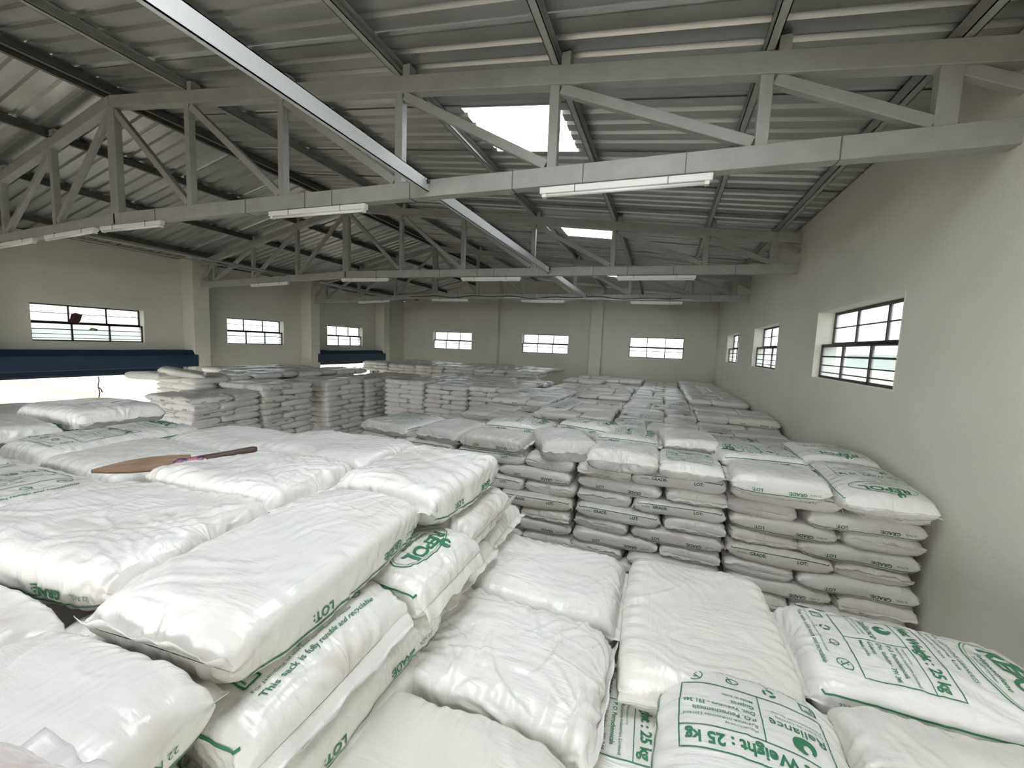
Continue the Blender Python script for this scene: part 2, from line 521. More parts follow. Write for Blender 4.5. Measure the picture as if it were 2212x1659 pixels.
# purlins: light channel sections lying on the top chords
ORD = ['first', 'second', 'third', 'fourth', 'fifth', 'sixth', 'seventh', 'eighth', 'ninth', 'tenth', 'eleventh', 'twelfth', 'thirteenth', 'fourteenth', 'fifteenth', 'sixteenth']
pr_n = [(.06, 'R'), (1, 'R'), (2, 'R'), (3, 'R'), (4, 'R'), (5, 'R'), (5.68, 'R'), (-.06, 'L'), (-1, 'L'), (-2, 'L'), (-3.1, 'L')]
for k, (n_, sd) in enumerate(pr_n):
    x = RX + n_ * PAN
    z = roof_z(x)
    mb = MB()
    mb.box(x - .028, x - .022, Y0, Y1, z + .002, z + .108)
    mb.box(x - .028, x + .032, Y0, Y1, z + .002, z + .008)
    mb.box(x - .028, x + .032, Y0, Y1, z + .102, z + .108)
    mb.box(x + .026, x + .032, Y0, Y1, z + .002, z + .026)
    o = mb.build('purlin', M_STEELD if (sd == 'L' or n_ < .1) else M_STEEL)  # ridge and left-slope purlins get the darker steel
    i = k if sd == 'R' else k - 7
    if abs(n_) < .1:
        lab = 'dark steel ridge purlin on the %s slope side' % ('long' if sd == 'R' else 'short')
    elif sd == 'R':
        lab = 'grey steel purlin, %s below the ridge on the long right slope' % ORD[i - 1]
    else:
        lab = 'dark steel purlin, %s below the ridge on the short left slope' % ORD[i - 1]
    tag(o, lab, 'purlin', 'roof purlins')


# ------------------------------------------------------------------ trusses
def chord_z(x):                                  # top of the bottom chord
    n_ = (x - RX) / PAN
    return H + 1.496 - (.0203 * n_ if n_ > 0 else -.0473 * n_)


TN = ['nearest large roof truss, crossing the top of the view', 'second roof truss from the viewer', 'third roof truss, in front of the end wall']
for k, y in enumerate(TRUSS_Y[:3]):
    t = tag(empty('roof_truss', (RX, y, chord_z(RX))), TN[k], 'truss', 'roof trusses')
    off = Vector((RX, y, chord_z(RX)))

    def bar(name, a, b_, wy, h, m=M_STEEL):
        return MB().bar(Vector(a) - off, Vector(b_) - off, wy, h).build(name, m, t, bevel=.006)
    ch = .145
    bw = .10
    xe0, xe1 = (XP if k < 3 else XL) - .02, XR + .06
    bar('bottom_chord', (RX - .02, y, chord_z(RX) - ch / 2), (xe1, y, chord_z(xe1) - ch / 2), bw, ch)
    bar('bottom_chord', (xe0, y, chord_z(xe0) - ch / 2), (RX + .02, y, chord_z(RX) - ch / 2), bw, ch)
    td = .14
    bar('top_chord', (RX, y, ZA - td / 2), (xe1, y, roof_z(xe1) - td / 2), bw, td)
    bar('top_chord', (xe0, y, roof_z(xe0) - td / 2), (RX, y, ZA - td / 2), bw, td)
    bar('king_post', (RX, y, chord_z(RX) - .01), (RX, y, ZA - td), .08, .17)
    posts = [1, 2, 3, 4, 5, 5.65, -1, -2, -2.97]
    tops = {}
    for n_ in posts:
        x = RX + n_ * PAN
        bar('web_post', (x, y, chord_z(x) - .01), (x, y, roof_z(x) - td + .01), .075, .078 if abs(n_) < 5.5 else .11)
    # diagonals lean from the head of one post to the foot of the next one outwards
    seq = [0, 1, 2, 3, 4, 5, 5.65]
    for a, b_ in zip(seq[:-1], seq[1:]):
        xa, xb = RX + a * PAN + .05, RX + b_ * PAN - .05
        bar('diagonal', (xa, y, roof_z(xa) - td - .02), (xb, y, chord_z(xb) + .03), .06, .075)
    xa = RX + 5.65 * PAN + .05
    bar('diagonal', (xa, y, roof_z(xa) - td - .01), (xe1 - .03, y, chord_z(xe1) + .17), .06, .075)
    seq = [0, -1, -2, -2.97]
    for a, b_ in zip(seq[:-1], seq[1:]):
        xa, xb = RX + a * PAN - .05, RX + b_ * PAN + .05
        bar('diagonal', (xa, y, roof_z(xa) - td - .02), (xb, y, chord_z(xb) + .03), .06, .075)
    bar('diagonal', (RX - 2.97 * PAN - .05, y, roof_z(RX - 2.97 * PAN) - td - .01), (xe0 + .05, y, chord_z(xe0) + .08), .06, .06)
    # purlin cleats
    for n_ in (1, 2, 3, 4, 5, -1, -2):
        x = RX + n_ * PAN + .05
        MB().box(x - off.x, x - off.x + .07, -.05, .05, roof_z(x) - off.z - .01, roof_z(x) - off.z + .085).build('cleat', M_STEEL, t)
    # cable ties round the bottom chord
    for x in (-5.9, -4.35, -3.5, -3.15, -2.25, -1.26, -.68, .05, .95):
        z = chord_z(x) - off.z
        MB().box(x - off.x - .004, x - off.x + .004, -bw / 2 - .004, bw / 2 + .004, z - ch - .004, z + .004).build('cable_tie', M_STEELD, t)

# longitudinal tie rails bolted on the bottom chords
tx = RX + 3.215 * PAN
TR = [(Y0, 3.16, 'long pale tie rail overhead, running from the viewer to the nearest truss'),
      (3.36, 7.19, 'pale tie rail between the nearest and the second truss'), (7.39, 10.9, 'pale tie rail between the second and the third truss')]
for a, b_, lab in TR:
    z = chord_z(tx) - .11
    r_ = empty('tie_rail', (tx, a, z))
    tag(r_, lab, 'rail', 'tie rails')
    L_ = b_ - a + .14
    mb = MB()
    mb.box(.02, .026, 0, L_, 0, .11).box(-.008, .026, 0, L_, 0, .006).box(-.008, .026, 0, L_, .104, .11)
    mb.build('channel', M_TIE, r_)
    ep = MB().box(.026, .032, L_ - .16, L_ + .04, .01, .10).build('end_plate', M_TIE, r_)
    for q in (0, 1):
        MB().tube([(.03, L_ - .12 + .1 * q, .08), (.045, L_ - .12 + .1 * q, .08)], .018, 8).build('bolt', M_CABLE, ep)


# tube lights under the bottom chords
def tube_light(x, y, ln, label):
    z = min(chord_z(x), chord_z(x + ln)) - .145 - .055
    t = tag(empty('tube_light', (x, y - .03, z)), label, 'light', 'unlit tube lights')
    sl = chord_z(x + ln) - chord_z(x)
    bt = MB().bar((0, 0, .025), (ln, 0, .025 + sl), .055, .05).build('batten', M_BATTEN, t, bevel=.006)
    MB().tube([(.05, -.005, -.012), (ln - .05, -.005, -.012 + sl)], .013, 10).build('tube', M_TUBE, t, smooth=True)
    for q in (.02, ln - .05):
        MB().box(q, q + .03, -.02, .02, -.025 + sl * q / ln, .005 + sl * q / ln).build('lamp_holder', M_BATTEN, bt)
    for q in (.28, .95):
        MB().box(q - .003, q + .003, -.03, .06, .0 + sl * q / ln, .06 + sl * q / ln).build('wire_tie', M_STEELD, bt)


LX = [[-1.01, -3.96, -6.98, -8.35, -9.9], [-.85, -3.83, -6.81, -9.65], [-.9, -3.88, -6.8, -9.6]]
PW = ['closest to the right wall', 'second from the right wall', 'under the king post', 'just left of the king post', 'far left above the door']
for k in range(3):
    for i, x in enumerate(LX[k]):
        pw = PW[i] if k == 0 or i < 3 else 'left of the king post'
        tube_light(x, TRUSS_Y[k] - .035, 1.24, 'unlit white tube light %s, on the %s truss' % (pw, ['nearest', 'second', 'third'][k]))

# cables and conduits
tag(MB().tube([(-7.85, 3.3, H + 1.33), (-8.0, 4.4, H + 1.36), (-8.2, 5.9, H + 1.40), (-8.42, 7.2, H + 1.45)], .022, 8).build('conduit', M_CONDUIT, smooth=True),
    'grey conduit spanning from the nearest to the second truss, left', 'conduit')
tag(MB().tube([(-7.98, 3.3, H + 1.28), (-8.12, 4.4, H + 1.30), (-8.32, 5.9, H + 1.36), (-8.5, 7.2, H + 1.42)], .012, 8).build('conduit', M_CONDUIT, smooth=True),
    'thin cable below the conduit from nearest to second truss', 'cable')
tag(MB().tube([(-7.55, 7.35, H + 1.28), (-7.8, 8.6, H + 1.30), (-8.1, 9.9, H + 1.35), (-8.35, 10.9, H + 1.39)], .022, 8).build('conduit', M_CONDUIT, smooth=True),
    'grey conduit spanning from the second to the third truss, left', 'conduit')
pts = [(x, TRUSS_Y[2] - .075, chord_z(x) - .09 + .02 * math.sin(x * 2.3) - .02 * math.sin(x * 5.1 + 1)) for x in np.linspace(-7.6, .3, 60)]
tag(MB().tube(pts, .011, 6).build('cable', M_CABLE, smooth=True), 'black cable sagging along the third truss bottom chord', 'cable')
pts = [(x, TRUSS_Y[2] - .07, chord_z(x) - .12 + .015 * math.sin(x * 3.1 + 2)) for x in np.linspace(-4.4, .6, 50)]
tag(MB().tube(pts, .010, 6).build('cable', M_BATTEN, smooth=True), 'white cable clipped below the black one on the third truss', 'cable')


# ------------------------------------------------------------------ roller shutters
def shutter(ya, yb, label, yo0, yo1, ns=3):
    t = tag(empty('roller_shutter', (XL, ya, H - .9)), label, 'shutter', 'blue roller shutters')
    ln = yb - ya
    mb = MB()
    d = .46
    prof = [(0, 0), (d, 0), (d, .30), (d - .09, .43), (0, .43)]
    vs = [(x, 0, z + .02) for x, z in prof] + [(x, ln, z + .02) for x, z in prof]
    mb.add(vs, [(4, 3, 2, 1, 0), (5, 6, 7, 8, 9)] + [(i, (i + 1) % 5, 5 + (i + 1) % 5, 5 + i) for i in range(5)])
    mb.build('hood', M_BLUE, t, bevel=.008)
    a, b_ = yo0 - ya, yo1 - ya
    for i in range(ns):
        MB().box(.08, .12, a - .05, b_ + .05, -.05 - .05 * i, .004 - .05 * i).build('slat', M_BLUE2, t)
    MB().box(.07, .14, a - .05, b_ + .05, -.045 - .05 * ns, .008 - .05 * ns).build('bottom_rail', M_BLUE2, t)
    for q in (a - .06, b_):
        MB().box(.02, .16, q, q + .06, -(H - .9), .02).build('guide_rail', M_BLUE2 if ya > 8 else M_JAMB, t)
    return t


shutter(3.3, 7.13, 'wide dark blue roller shutter hood over the open left doorway', *DOORS[0], 2)
shutter(11.1, 14.85, 'smaller dark blue roller shutter hood at the far doorway', *DOORS[1], 1)
for x, y, z0, z1, lab in ((XL + .12, 5.22, H - 1.9, H - 1.06, 'thin knotted brown rope hanging in the wide doorway'), (XL + .12, 12.6, H - 1.6, H - 1.06, 'thin rope hanging in the far doorway')):
    pts = [(x, y + .012 * math.sin(i * 1.3), z1 + (z0 - z1) * i / 14) for i in range(15)]
    t = tag(empty('rope', (0, 0, 0)), lab, 'rope')
    st_ = MB().tube(pts, .012, 6).build('strand', M_ROPE, t, smooth=True)
    for i in (4, 9):
        MB().tube([pts[i], (x, y + .03, pts[i][2] - .04), (x, y + .06, pts[i][2] - .12)], .014, 6).build('knot', M_ROPE, st_, smooth=True)

# ------------------------------------------------------------------ outdoors
tag(MB().box(-90, XL - WT, -60, 70, -.35, -.1).build('ground', M_SOIL), 'sunlit bare tan earth yard outside the doors', kind='structure')
tag(MB().box(XR + WT, 60, -60, 70, -.35, -.1).build('ground', M_SOIL), 'bare earth beyond the right wall', kind='structure')
tag(MB().box(-14, 4, Y1 + WT, 70, -.35, -.1).build('ground', M_SOIL), 'bare earth beyond the end wall', kind='structure')
tag(MB().box(-14, 4, -60, Y0 - WT, -.35, -.1).build('ground', M_SOIL), 'bare earth outside the added front opening', kind='structure')
mb = MB()
mb.bar((-24.5, 12.7, 1.7), (-60, 15.6, 1.7), .25, 3.6)
tag(mb.build('wall_yard', M_WHITEWALL), 'whitewashed compound wall across the yard', kind='structure')
tag(MB().box(6.2, 6.5, -8, 30, -.1, H - .33).build('wall_neighbour', M_CREAMW), 'cream boundary wall seen through the right windows', kind='structure')
mb = MB()
mb.box(11, 20, -10, 32, -.1, H + .25)
tag(mb.build('neighbour_building', M_GREYG), 'hazy grey-green building beyond the boundary wall', 'building')
rng = np.random.default_rng(5)
mb = MB()
for i in range(420):
    q = rng.random(3)
    px, py = -17 - 5.5 * q[0], 14.5 + 13 * q[1]
    hz = -.1 + 2.4 * q[0] * (0.6 + .4 * math.sin(py * 1.3)) * .8
    rr = .18 + .22 * q[2]
    th = rng.random(8) * .5 + .75
    vs = [(px + rr * th[j] * math.cos(j * math.pi / 3), py + rr * th[j] * math.sin(j * math.pi / 3), hz + .1 * math.sin(j * 2.1)) for j in range(6)] + [(px, py, hz + rr * .7), (px, py, hz - rr * .8)]
    mb.add(vs, [(j, (j + 1) % 6, 6) for j in range(6)] + [((j + 1) % 6, j, 7) for j in range(6)])
tag(mb.build('rubble', M_RUBBLE), 'reddish rubble heap outside the far doorway', 'rubble', kind='stuff')


# ------------------------------------------------------------------ sacks
def vnoise(P, seed, scale, octaves=3):
    """cheap smooth noise: sums of random plane waves, vectorised"""
    r = np.random.default_rng(seed)
    out = np.zeros(len(P))
    amp, tot, f = 1.0, 0.0, scale
    for o in range(octaves):
        for k in range(5):
            d = r.normal(size=3); d /= np.linalg.norm(d)
            out += amp * np.sin(P @ d * f * (0.7 + .6 * r.random()) + r.random() * 6.283)
        tot += amp * 2.2
        amp *= .5
        f *= 2.1
    return out / tot


class Bag:
    """a filled sack as a grid: u along the length, s round the girth (s=0 top centre, +s towards +y)"""

    def __init__(self, L, W, T, nu, nv, seed, wr=1.0, dome=.012, kx=0., ky=0., lump=.007, p=13.0, nexp=4.6, twist=0., creases=26, dents=(), fans=None):
        self.L, self.W, self.T = L, W, T
        r = np.random.default_rng(seed)
        tt = np.linspace(-1, 1, nu)
        u = np.sign(tt) * (1 - (1 - np.abs(tt)) ** 1.5)
        # equal-arc angles on the middle section
        th = np.linspace(0, 2 * np.pi, 4001)
        c, s_ = np.cos(th), np.sin(th)

        def sec(c, s_, n, w_, t_):
            return np.sign(c) * np.abs(c) ** (2 / n) * w_, np.sign(s_) * np.abs(s_) ** (2 / n) * t_
        yy, zz = sec(c, s_, nexp, W / 2, T / 2)
        arc = np.concatenate([[0], np.cumsum(np.hypot(np.diff(yy), np.diff(zz)))])
        self.per = per = arc[-1]
        sa = per / 4 - np.linspace(0, per, nv, endpoint=False)        # start at the top, go towards +y
        thv = np.interp(np.mod(sa, per), arc, th)
        cc, ss = np.cos(thv)[None, :], np.sin(thv)[None, :]
        U = u[:, None]
        au = np.abs(U)
        tp = np.maximum(1 - au ** p, 0) ** .5
        tp = np.maximum(tp, .012)
        nn = 2.3 + (nexp - 2.3) * (1 - au ** 7)
        wp = 1 - .035 * (1 - au ** 2) * 0 - .02 * np.exp(-((au - .86) / .1) ** 2) - .06 * au ** 16
        Y = np.sign(cc) * np.abs(cc) ** (2 / nn) * (W / 2) * wp
        Z = np.sign(ss) * np.abs(ss) ** (2 / nn) * (T / 2) * tp
        X = np.broadcast_to(U, Y.shape) * L / 2
        X = X * (1 - .02 * (1 - (2 * Y / W) ** 2) * au ** 6 * 0 + 0)
        S = np.broadcast_to(np.linspace(0, per, nv, endpoint=False)[None, :], Y.shape)
        P = np.stack([X, Y, Z], -1).reshape(-1, 3).copy()
        fx, fy = P[:, 0] / (L / 2), P[:, 1] / (W / 2)
        top = np.clip(P[:, 2] / (T / 2) * 1.2, 0, 1)
        P[:, 2] += top * dome * (1 - fx ** 2) * (1 - np.clip(fy, -1, 1) ** 2)
        # wobble of the outline and slumping
        P[:, 1] += W * .016 * np.sin(fx * 2.2 + r.random() * 6) * 1.0
        P[:, 1] += .006 * vnoise(P, seed + 11, 9, 2)
        P[:, 0] += .008 * vnoise(P, seed + 12, 8, 2)
        P[:, 2] += kx * fx ** 2 + ky * fy ** 2 + twist * fx * fy
        grid = P.reshape(nu, nv, 3)
        N = self.normals(grid).reshape(-1, 3)
        A, B = S.reshape(-1), P[:, 0].copy()
        body = np.clip(tp, 0, 1); body = np.broadcast_to(body, Y.shape).reshape(-1)
        d = lump * vnoise(P, seed + 1, 13, 3)
        # gathers running in from the sewn ends
        endw = np.exp(-(1 - np.abs(fx)) / .11)
        ph = vnoise(P, seed + 3, 22, 2) * 1.6
        g = np.sin(A / per * 2 * np.pi * 15 + ph * 2.0 + 3 * fx) * .6 + np.sin(A / per * 2 * np.pi * 27 + ph * 3.1 + r.random() * 6) * .4
        d += wr * .0042 * endw * g
        # ripples along the shoulders
        shoulder = np.exp(-((np.abs(fy) - .86) / .12) ** 2)
        d += wr * .0020 * shoulder * np.sin(B * 95 + 5 * vnoise(P, seed + 5, 12, 2))
        # fans of fine creases pulling in from the corners or from given points
        if fans is None:
            fans = []
            for fx0, fy0 in ((.93, .8), (.93, -.8), (-.93, .8), (-.93, -.8)):
                for tb in (0, 1):
                    if r.random() < .75:
                        fans.append((fx0 * L / 2, (fy0 * W / 2) if tb == 0 else per / 2 - fy0 * W / 2, .07 + .09 * r.random(), .0011 * (0.4 + r.random())))
        for x0, s0, ln, am in fans:
            dx = B - x0
            ds = (A - s0 + per / 2) % per - per / 2
            rho = np.hypot(dx, ds) + 1e-6
            phi = np.arctan2(ds, dx) + .6 * vnoise(P, seed + 21, 10, 2)
            wv = np.sin(phi * 17 + r.random() * 6) + .6 * np.sin(phi * 29 + r.random() * 6)
            d += wr * am * wv * (rho / ln) * np.exp(1 - rho / ln) * np.clip(rho / .04, 0, 1)
        # individual creases
        for k in range(creases):
            x0, s0 = (r.random() - .5) * L * .95, r.random() * per
            an = r.normal() * .5 + (np.pi / 2 if r.random() < .45 else .35 * np.sign(r.random() - .5))
            ln, wd = .05 + .13 * r.random(), .004 + .006 * r.random()
            dx = B - x0
            ds = (A - s0 + per / 2) % per - per / 2
            al = dx * np.cos(an) + ds * np.sin(an)
            ac = -dx * np.sin(an) + ds * np.cos(an)
            ac = ac + .25 * al ** 2 / ln * (1 if k % 2 else -1)
            q = ac / wd
            d += wr * (.0012 + .0020 * r.random()) * np.exp(-(al / ln) ** 2) * (np.exp(-q ** 2) - .7 * np.exp(-(q - 1.8) ** 2))
        P += N * (d * np.minimum(1, body * 3))[:, None]
        for (dx_, dy_, rr, dep) in dents:
            P[:, 2] -= np.clip(P[:, 2] / (T / 2) + .4, 0, 1) * dep * np.exp(-(((P[:, 0] - dx_) ** 2 + (P[:, 1] - dy_) ** 2) / rr ** 2))
        self.grid = P.reshape(nu, nv, 3)
        self.N = self.normals(self.grid)
        self.u, self.nu, self.nv = u, nu, nv
        self.kx, self.ky = kx, ky

    @staticmethod
    def normals(g):
        du = np.gradient(g, axis=0)
        dv = np.roll(g, -1, 1) - np.roll(g, 1, 1)
        n = np.cross(dv, du)
        n = -n
        n /= np.linalg.norm(n, axis=-1, keepdims=True) + 1e-9
        c = g.mean((0, 1))
        if np.mean(np.sum(n * (g - c), -1)) < 0:
            n = -n
        return n

    def mesh(self, name, m):
        nu, nv = self.nu, self.nv
        V = self.grid.reshape(-1, 3)
        i, j = np.meshgrid(np.arange(nu - 1), np.arange(nv), indexing='ij')
        a = i * nv + j; b_ = i * nv + (j + 1) % nv
        F = np.stack([a, b_, b_ + nv, a + nv], -1).reshape(-1, 4)
        # orientation
        k = (nu // 2) * nv
        f = F[(nu // 2) * nv]
        nrm = np.cross(V[f[1]] - V[f[0]], V[f[2]] - V[f[0]])
        if nrm[2] < 0:
            F = F[:, ::-1]
        me = fast_mesh(name, V, F)
        me.materials.append(m)
        return me

    def at(self, x, s, lift):
        """points of the surface at length x and girth position s (arrays)"""
        fu = np.interp(x / (self.L / 2), self.u, np.arange(self.nu))
        fu = np.clip(fu, 0, self.nu - 1.001)
        fs = np.mod(s, self.per) / self.per * self.nv
        i = fu.astype(int); a = (fu - i)[:, None]
        j = fs.astype(int) % self.nv; b_ = (fs - np.floor(fs))[:, None]
        j2 = (j + 1) % self.nv

        def bl(G):
            return (G[i, j] * (1 - a) + G[i + 1, j] * a) * (1 - b_) + (G[i, j2] * (1 - a) + G[i + 1, j2] * a) * b_
        return bl(self.grid) + bl(self.N) * lift

    def hem(self, end, ln, seed, droop=0.0, fold=.0):
        """sewn flat flap beyond one end"""
        r = np.random.default_rng(seed)
        ring = self.grid[-1 if end > 0 else 0]
        y0, y1 = ring[:, 1].min(), ring[:, 1].max()
        zc = ring[:, 2].mean(); xc = ring[:, 0].mean()
        ny, nx = 30, 6
        vs, fs = [], []
        ph = r.random() * 6
        zr = [ring[np.argmin(np.abs(ring[:, 1] - (y0 + (y1 - y0) * j / (ny - 1)))), 2] for j in range(ny)]
        for side in (0, 1):
            for i in range(nx):
                a = i / (nx - 1)
                for j in range(ny):
                    y = y0 + (y1 - y0) * j / (ny - 1)
                    wv = .006 * math.sin(j * .55 + ph) + .004 * math.sin(j * 1.35 + ph * 2)
                    z = zr[j] + wv * (a ** .7) - droop * a * a + fold * a * math.sin(j * .21 + ph)
                    x = xc + end * (-.012 + (ln + .004 * math.sin(j * .8 + ph)) * a * (1 - .25 * min(1, droop * 25)))
                    vs.append((x, y * (1 + .02 * a), z + (.0016 if side else -.0016)))
        n = nx * ny
        for side in (0, 1):
            for i in range(nx - 1):
                for j in range(ny - 1):
                    q = side * n + i * ny + j
                    f = (q, q + 1, q + ny + 1, q + ny)
                    fs.append(f if (side == 0) == (end > 0) else f[::-1])
        bd = [i * ny for i in range(nx)] + [(nx - 1) * ny + j for j in range(1, ny)] + [i * ny + ny - 1 for i in reversed(range(nx - 1))]
        for p_, q in zip(bd[:-1], bd[1:]):
            fs.append((p_, q, q + n, p_ + n))
        return vs, fs


def fast_mesh(name, V, F, smooth=True):
    me = bpy.data.meshes.new(name)
    n, k = len(F), F.shape[1]
    me.vertices.add(len(V))
    me.vertices.foreach_set('co', np.asarray(V, dtype=np.float32).ravel())
    me.loops.add(n * k)
    me.loops.foreach_set('vertex_index', np.asarray(F, dtype=np.int32).ravel())
    me.polygons.add(n)
    me.polygons.foreach_set('loop_start', np.arange(0, n * k, k, dtype=np.int32))
    me.update(calc_edges=True)
    if smooth:
        me.shade_smooth()
    return me


# ---- lettering: outlines of text turned into flat triangles, then laid on the sack
_tc = {}


def text_tris(body, bold=0.0, shear=0.0):
    key = (body, bold, shear)
    if key in _tc:
        return _tc[key]
    cu = bpy.data.curves.new('lettering', 'FONT')
    cu.body = body
    cu.size = 1.0
    cu.offset = bold
    cu.shear = shear
    cu.resolution_u = 3
    o = bpy.data.objects.new('lettering', cu)
    COL.objects.link(o)
    dg = bpy.context.evaluated_depsgraph_get()
    me = o.evaluated_get(dg).to_mesh()
    me.calc_loop_triangles()
    V = np.array([v.co[:2] for v in me.vertices]).reshape(-1, 2)
    T_ = np.array([t.vertices[:] for t in me.loop_triangles]).reshape(-1, 3)
    o.evaluated_get(dg).to_mesh_clear()
    bpy.data.objects.remove(o)
    bpy.data.curves.remove(cu)
    if len(V):
        V = V - [V[:, 0].min(), 0]
    _tc[key] = (V, T_)
    return _tc[key]


class Art:
    """flat artwork: x along the sack (up), s across; s grows to the left of the reader"""

    def __init__(self):
        self.v, self.t = [], []
        self.n = 0

    def put(self, V, T_):
        self.v.append(V); self.t.append(T_ + self.n); self.n += len(V)

    def text(self, body, x, s, h, bold=0.0, width=None, align='l', shear=0, arch=0.0, side=0):
        V, T_ = text_tris(body, bold, shear)
        V = V * (h / .72)
        wd = V[:, 0].max()
        if width:
            V = V * [width / wd, 1]; wd = width
        off = {'l': 0, 'c': -wd / 2, 'r': -wd}[align]
        tx, ty = V[:, 0] + off, V[:, 1].copy()
        if arch:
            ty = ty + arch * (1 - (2 * tx / wd) ** 2) if align == 'c' else ty
        if side == 0:
            self.put(np.stack([x + ty, s - tx], -1), T_)
        elif side < 0:      # on the flank towards -y, read from outside
            self.put(np.stack([x + tx, s + ty], -1), T_)
        else:
            self.put(np.stack([x - tx, s - ty], -1), T_)

    def line(self, pts, wd, closed=False):
        pts = [np.array(p, float) for p in pts]
        if closed: pts = pts + [pts[0]]
        den = [pts[0]]
        for a, b_ in zip(pts[:-1], pts[1:]):
            k = max(1, int(np.linalg.norm(b_ - a) / .012))
            den += [a + (b_ - a) * i / k for i in range(1, k + 1)]
        den = np.array(den)
        t = np.gradient(den, axis=0)
        t /= np.linalg.norm(t, axis=1, keepdims=True) + 1e-9
        nr = np.stack([-t[:, 1], t[:, 0]], -1) * wd / 2
        V = np.concatenate([den - nr, den + nr])
        m = len(den)
        i = np.arange(m - 1)
        self.put(V, np.concatenate([np.stack([i, i + 1, i + m + 1], -1), np.stack([i, i + m + 1, i + m], -1)]))

    def ellipse(self, x, s, a, b_, wd, t0=0, t1=2 * math.pi):
        q = np.linspace(t0, t1, 48)
        self.line([(x + b_ * math.sin(k), s + a * math.cos(k)) for k in q], wd)

    def disc(self, x, s, r0, r1, t0=0, t1=2 * math.pi, n=28):
        q = np.linspace(t0, t1, n)
        V = np.concatenate([[(x + r0 * math.sin(k), s + r0 * math.cos(k)) for k in q], [(x + r1 * math.sin(k), s + r1 * math.cos(k)) for k in q]])
        i = np.arange(n - 1)
        self.put(V, np.concatenate([np.stack([i, i + 1, i + n + 1], -1), np.stack([i, i + n + 1, i + n], -1)]))

    def emblem(self, x, s, r):
        # round green sign with a drop cut out of it
        q = np.linspace(0, 2 * math.pi, 29)
        out_ = np.array([(x + r * math.sin(k), s + r * math.cos(k)) for k in q])
        inn = np.array([(x + r * .28 + r * .48 * math.sin(k), s + r * .22 + r * .36 * math.cos(k)) for k in q])
        V = np.concatenate([out_, inn]); n = 29
        keep = [i for i in range(n - 1) if not 3 <= i <= 6]
        i = np.array(keep)
        self.put(V, np.concatenate([np.stack([i, i + 1, i + n + 1], -1), np.stack([i, i + n + 1, i + n], -1)]))

    def done(self):
        return np.concatenate(self.v), np.concatenate(self.t)


def artwork(L, W, T, per, full=True, face=True):
    a = Art()
    k = L / .72
    hw = W * .36
    if face:
        face_art(a, k, hw, full)
    flank_art(a, k, T, per)
    return a.done()


def face_art(a, k, hw, full):
    # oval trade sign near the head of the sack
    ox = .215 * k
    a.ellipse(ox, 0, hw * 1.0, .075, .0042)
    a.ellipse(ox, 0, hw * .93, .066, .0018)
    a.text('REPOL', ox - .006, 0, .052, .035, hw * 1.5, 'c', arch=.012)
    if full:
        a.text('Polypropylene', ox - .034, 0, .016, .01, hw * 1.0, 'c')
        a.text('Homopolymer', ox - .052, 0, .011, 0, hw * .7, 'c')
    a.emblem(ox + .076, hw * .42, .026)
    for i, (st, h) in enumerate([('POLYPROPYLENE GRANULES', .013), ('For Industrial Use', .012), ('Keep dry. Use no hooks', .010)]):
        if full or i < 2:
            a.text(st, .105 * k - .020 * i, hw, h, .005, hw * (1.5 - .25 * i))
    # framed panel
    x0, x1, xm = -.205 * k, .045 * k, -.025 * k
    a.line([(x0, hw), (x0, -hw), (x1, -hw), (x1, hw)], .0036, True)
    a.line([(xm, hw), (xm, -hw)], .003)
    a.line([(x0, hw * .12), (xm, hw * .12)], .003)
    a.text('Net Weight : 25 kg', xm + .020, hw * .92, .034, .028, hw * 1.84)
    a.emblem(xm - .040, hw * .62, .026)
    a.text('Reliance', xm - .098, hw * .94, .026, .006, hw * .72)
    if full:
        a.text('Industries Limited', xm - .115, hw * .94, .0085, 0, hw * .62)
        a.text('Petrochemicals Group', xm - .130, hw * .94, .0075, 0, hw * .66)
        a.text('Manufactured by', xm - .026, hw * .04, .0075, 0, hw * .42)
        a.text('Reliance Industries Limited', xm - .044, hw * .04, .0105, .003, hw * .98)
        a.text('P.O. Petrochemicals', xm - .070, hw * .04, .015, .012, hw * .85)
        a.text('Dist. Vadodara - 391 346', xm - .097, hw * .04, .014, .012, hw * .98)
        a.text('Gujarat', xm - .122, hw * .04, .0135, .012)
        a.text('Made in India', xm - .145, hw * .04, .0105, .01)
    else:
        for i in range(4):
            a.line([(xm - .05 - .026 * i, hw * .02), (xm - .05 - .026 * i, -hw * (.9 - .12 * i))], .008)
    # row of signs under the panel
    ix = -.245 * k
    q = .017
    a.line([(ix - q, hw * .9 + q), (ix + q, hw * .9 + q), (ix + q, hw * .9 - q), (ix - q, hw * .9 - q)], .005, True)
    a.line([(ix - q * .5, hw * .9 + q * .5), (ix + q * .5, hw * .9 + q * .5), (ix + q * .5, hw * .9 - q * .5)], .004)
    for i in range(3):
        a.disc(ix, hw * .35, .010, .018, i * 2.094 + .2, i * 2.094 + 1.7, 8)
    a.text('PP', ix - .032, hw * .35, .008, .01, None, 'c')
    a.ellipse(ix, -hw * .22, .016, .012, .003)
    a.line([(ix + .012, -hw * .22), (ix - .02, -hw * .3)], .003)
    a.ellipse(ix, -hw * .80, .021, .021, .003)
    a.line([(ix - .014, -hw * .80 - .014), (ix + .014, -hw * .80 + .014)], .003)
    a.text('S', ix - .010, -hw * .80, .02, 0, None, 'c')
    if full:
        a.text('For handling of this sack see instructions overleaf', -.282 * k, hw, .0075, 0, hw * 1.6)
    a.text('This sack is fully reusable and recyclable', -.305 * k, hw, .0145, .006, hw * 1.95)


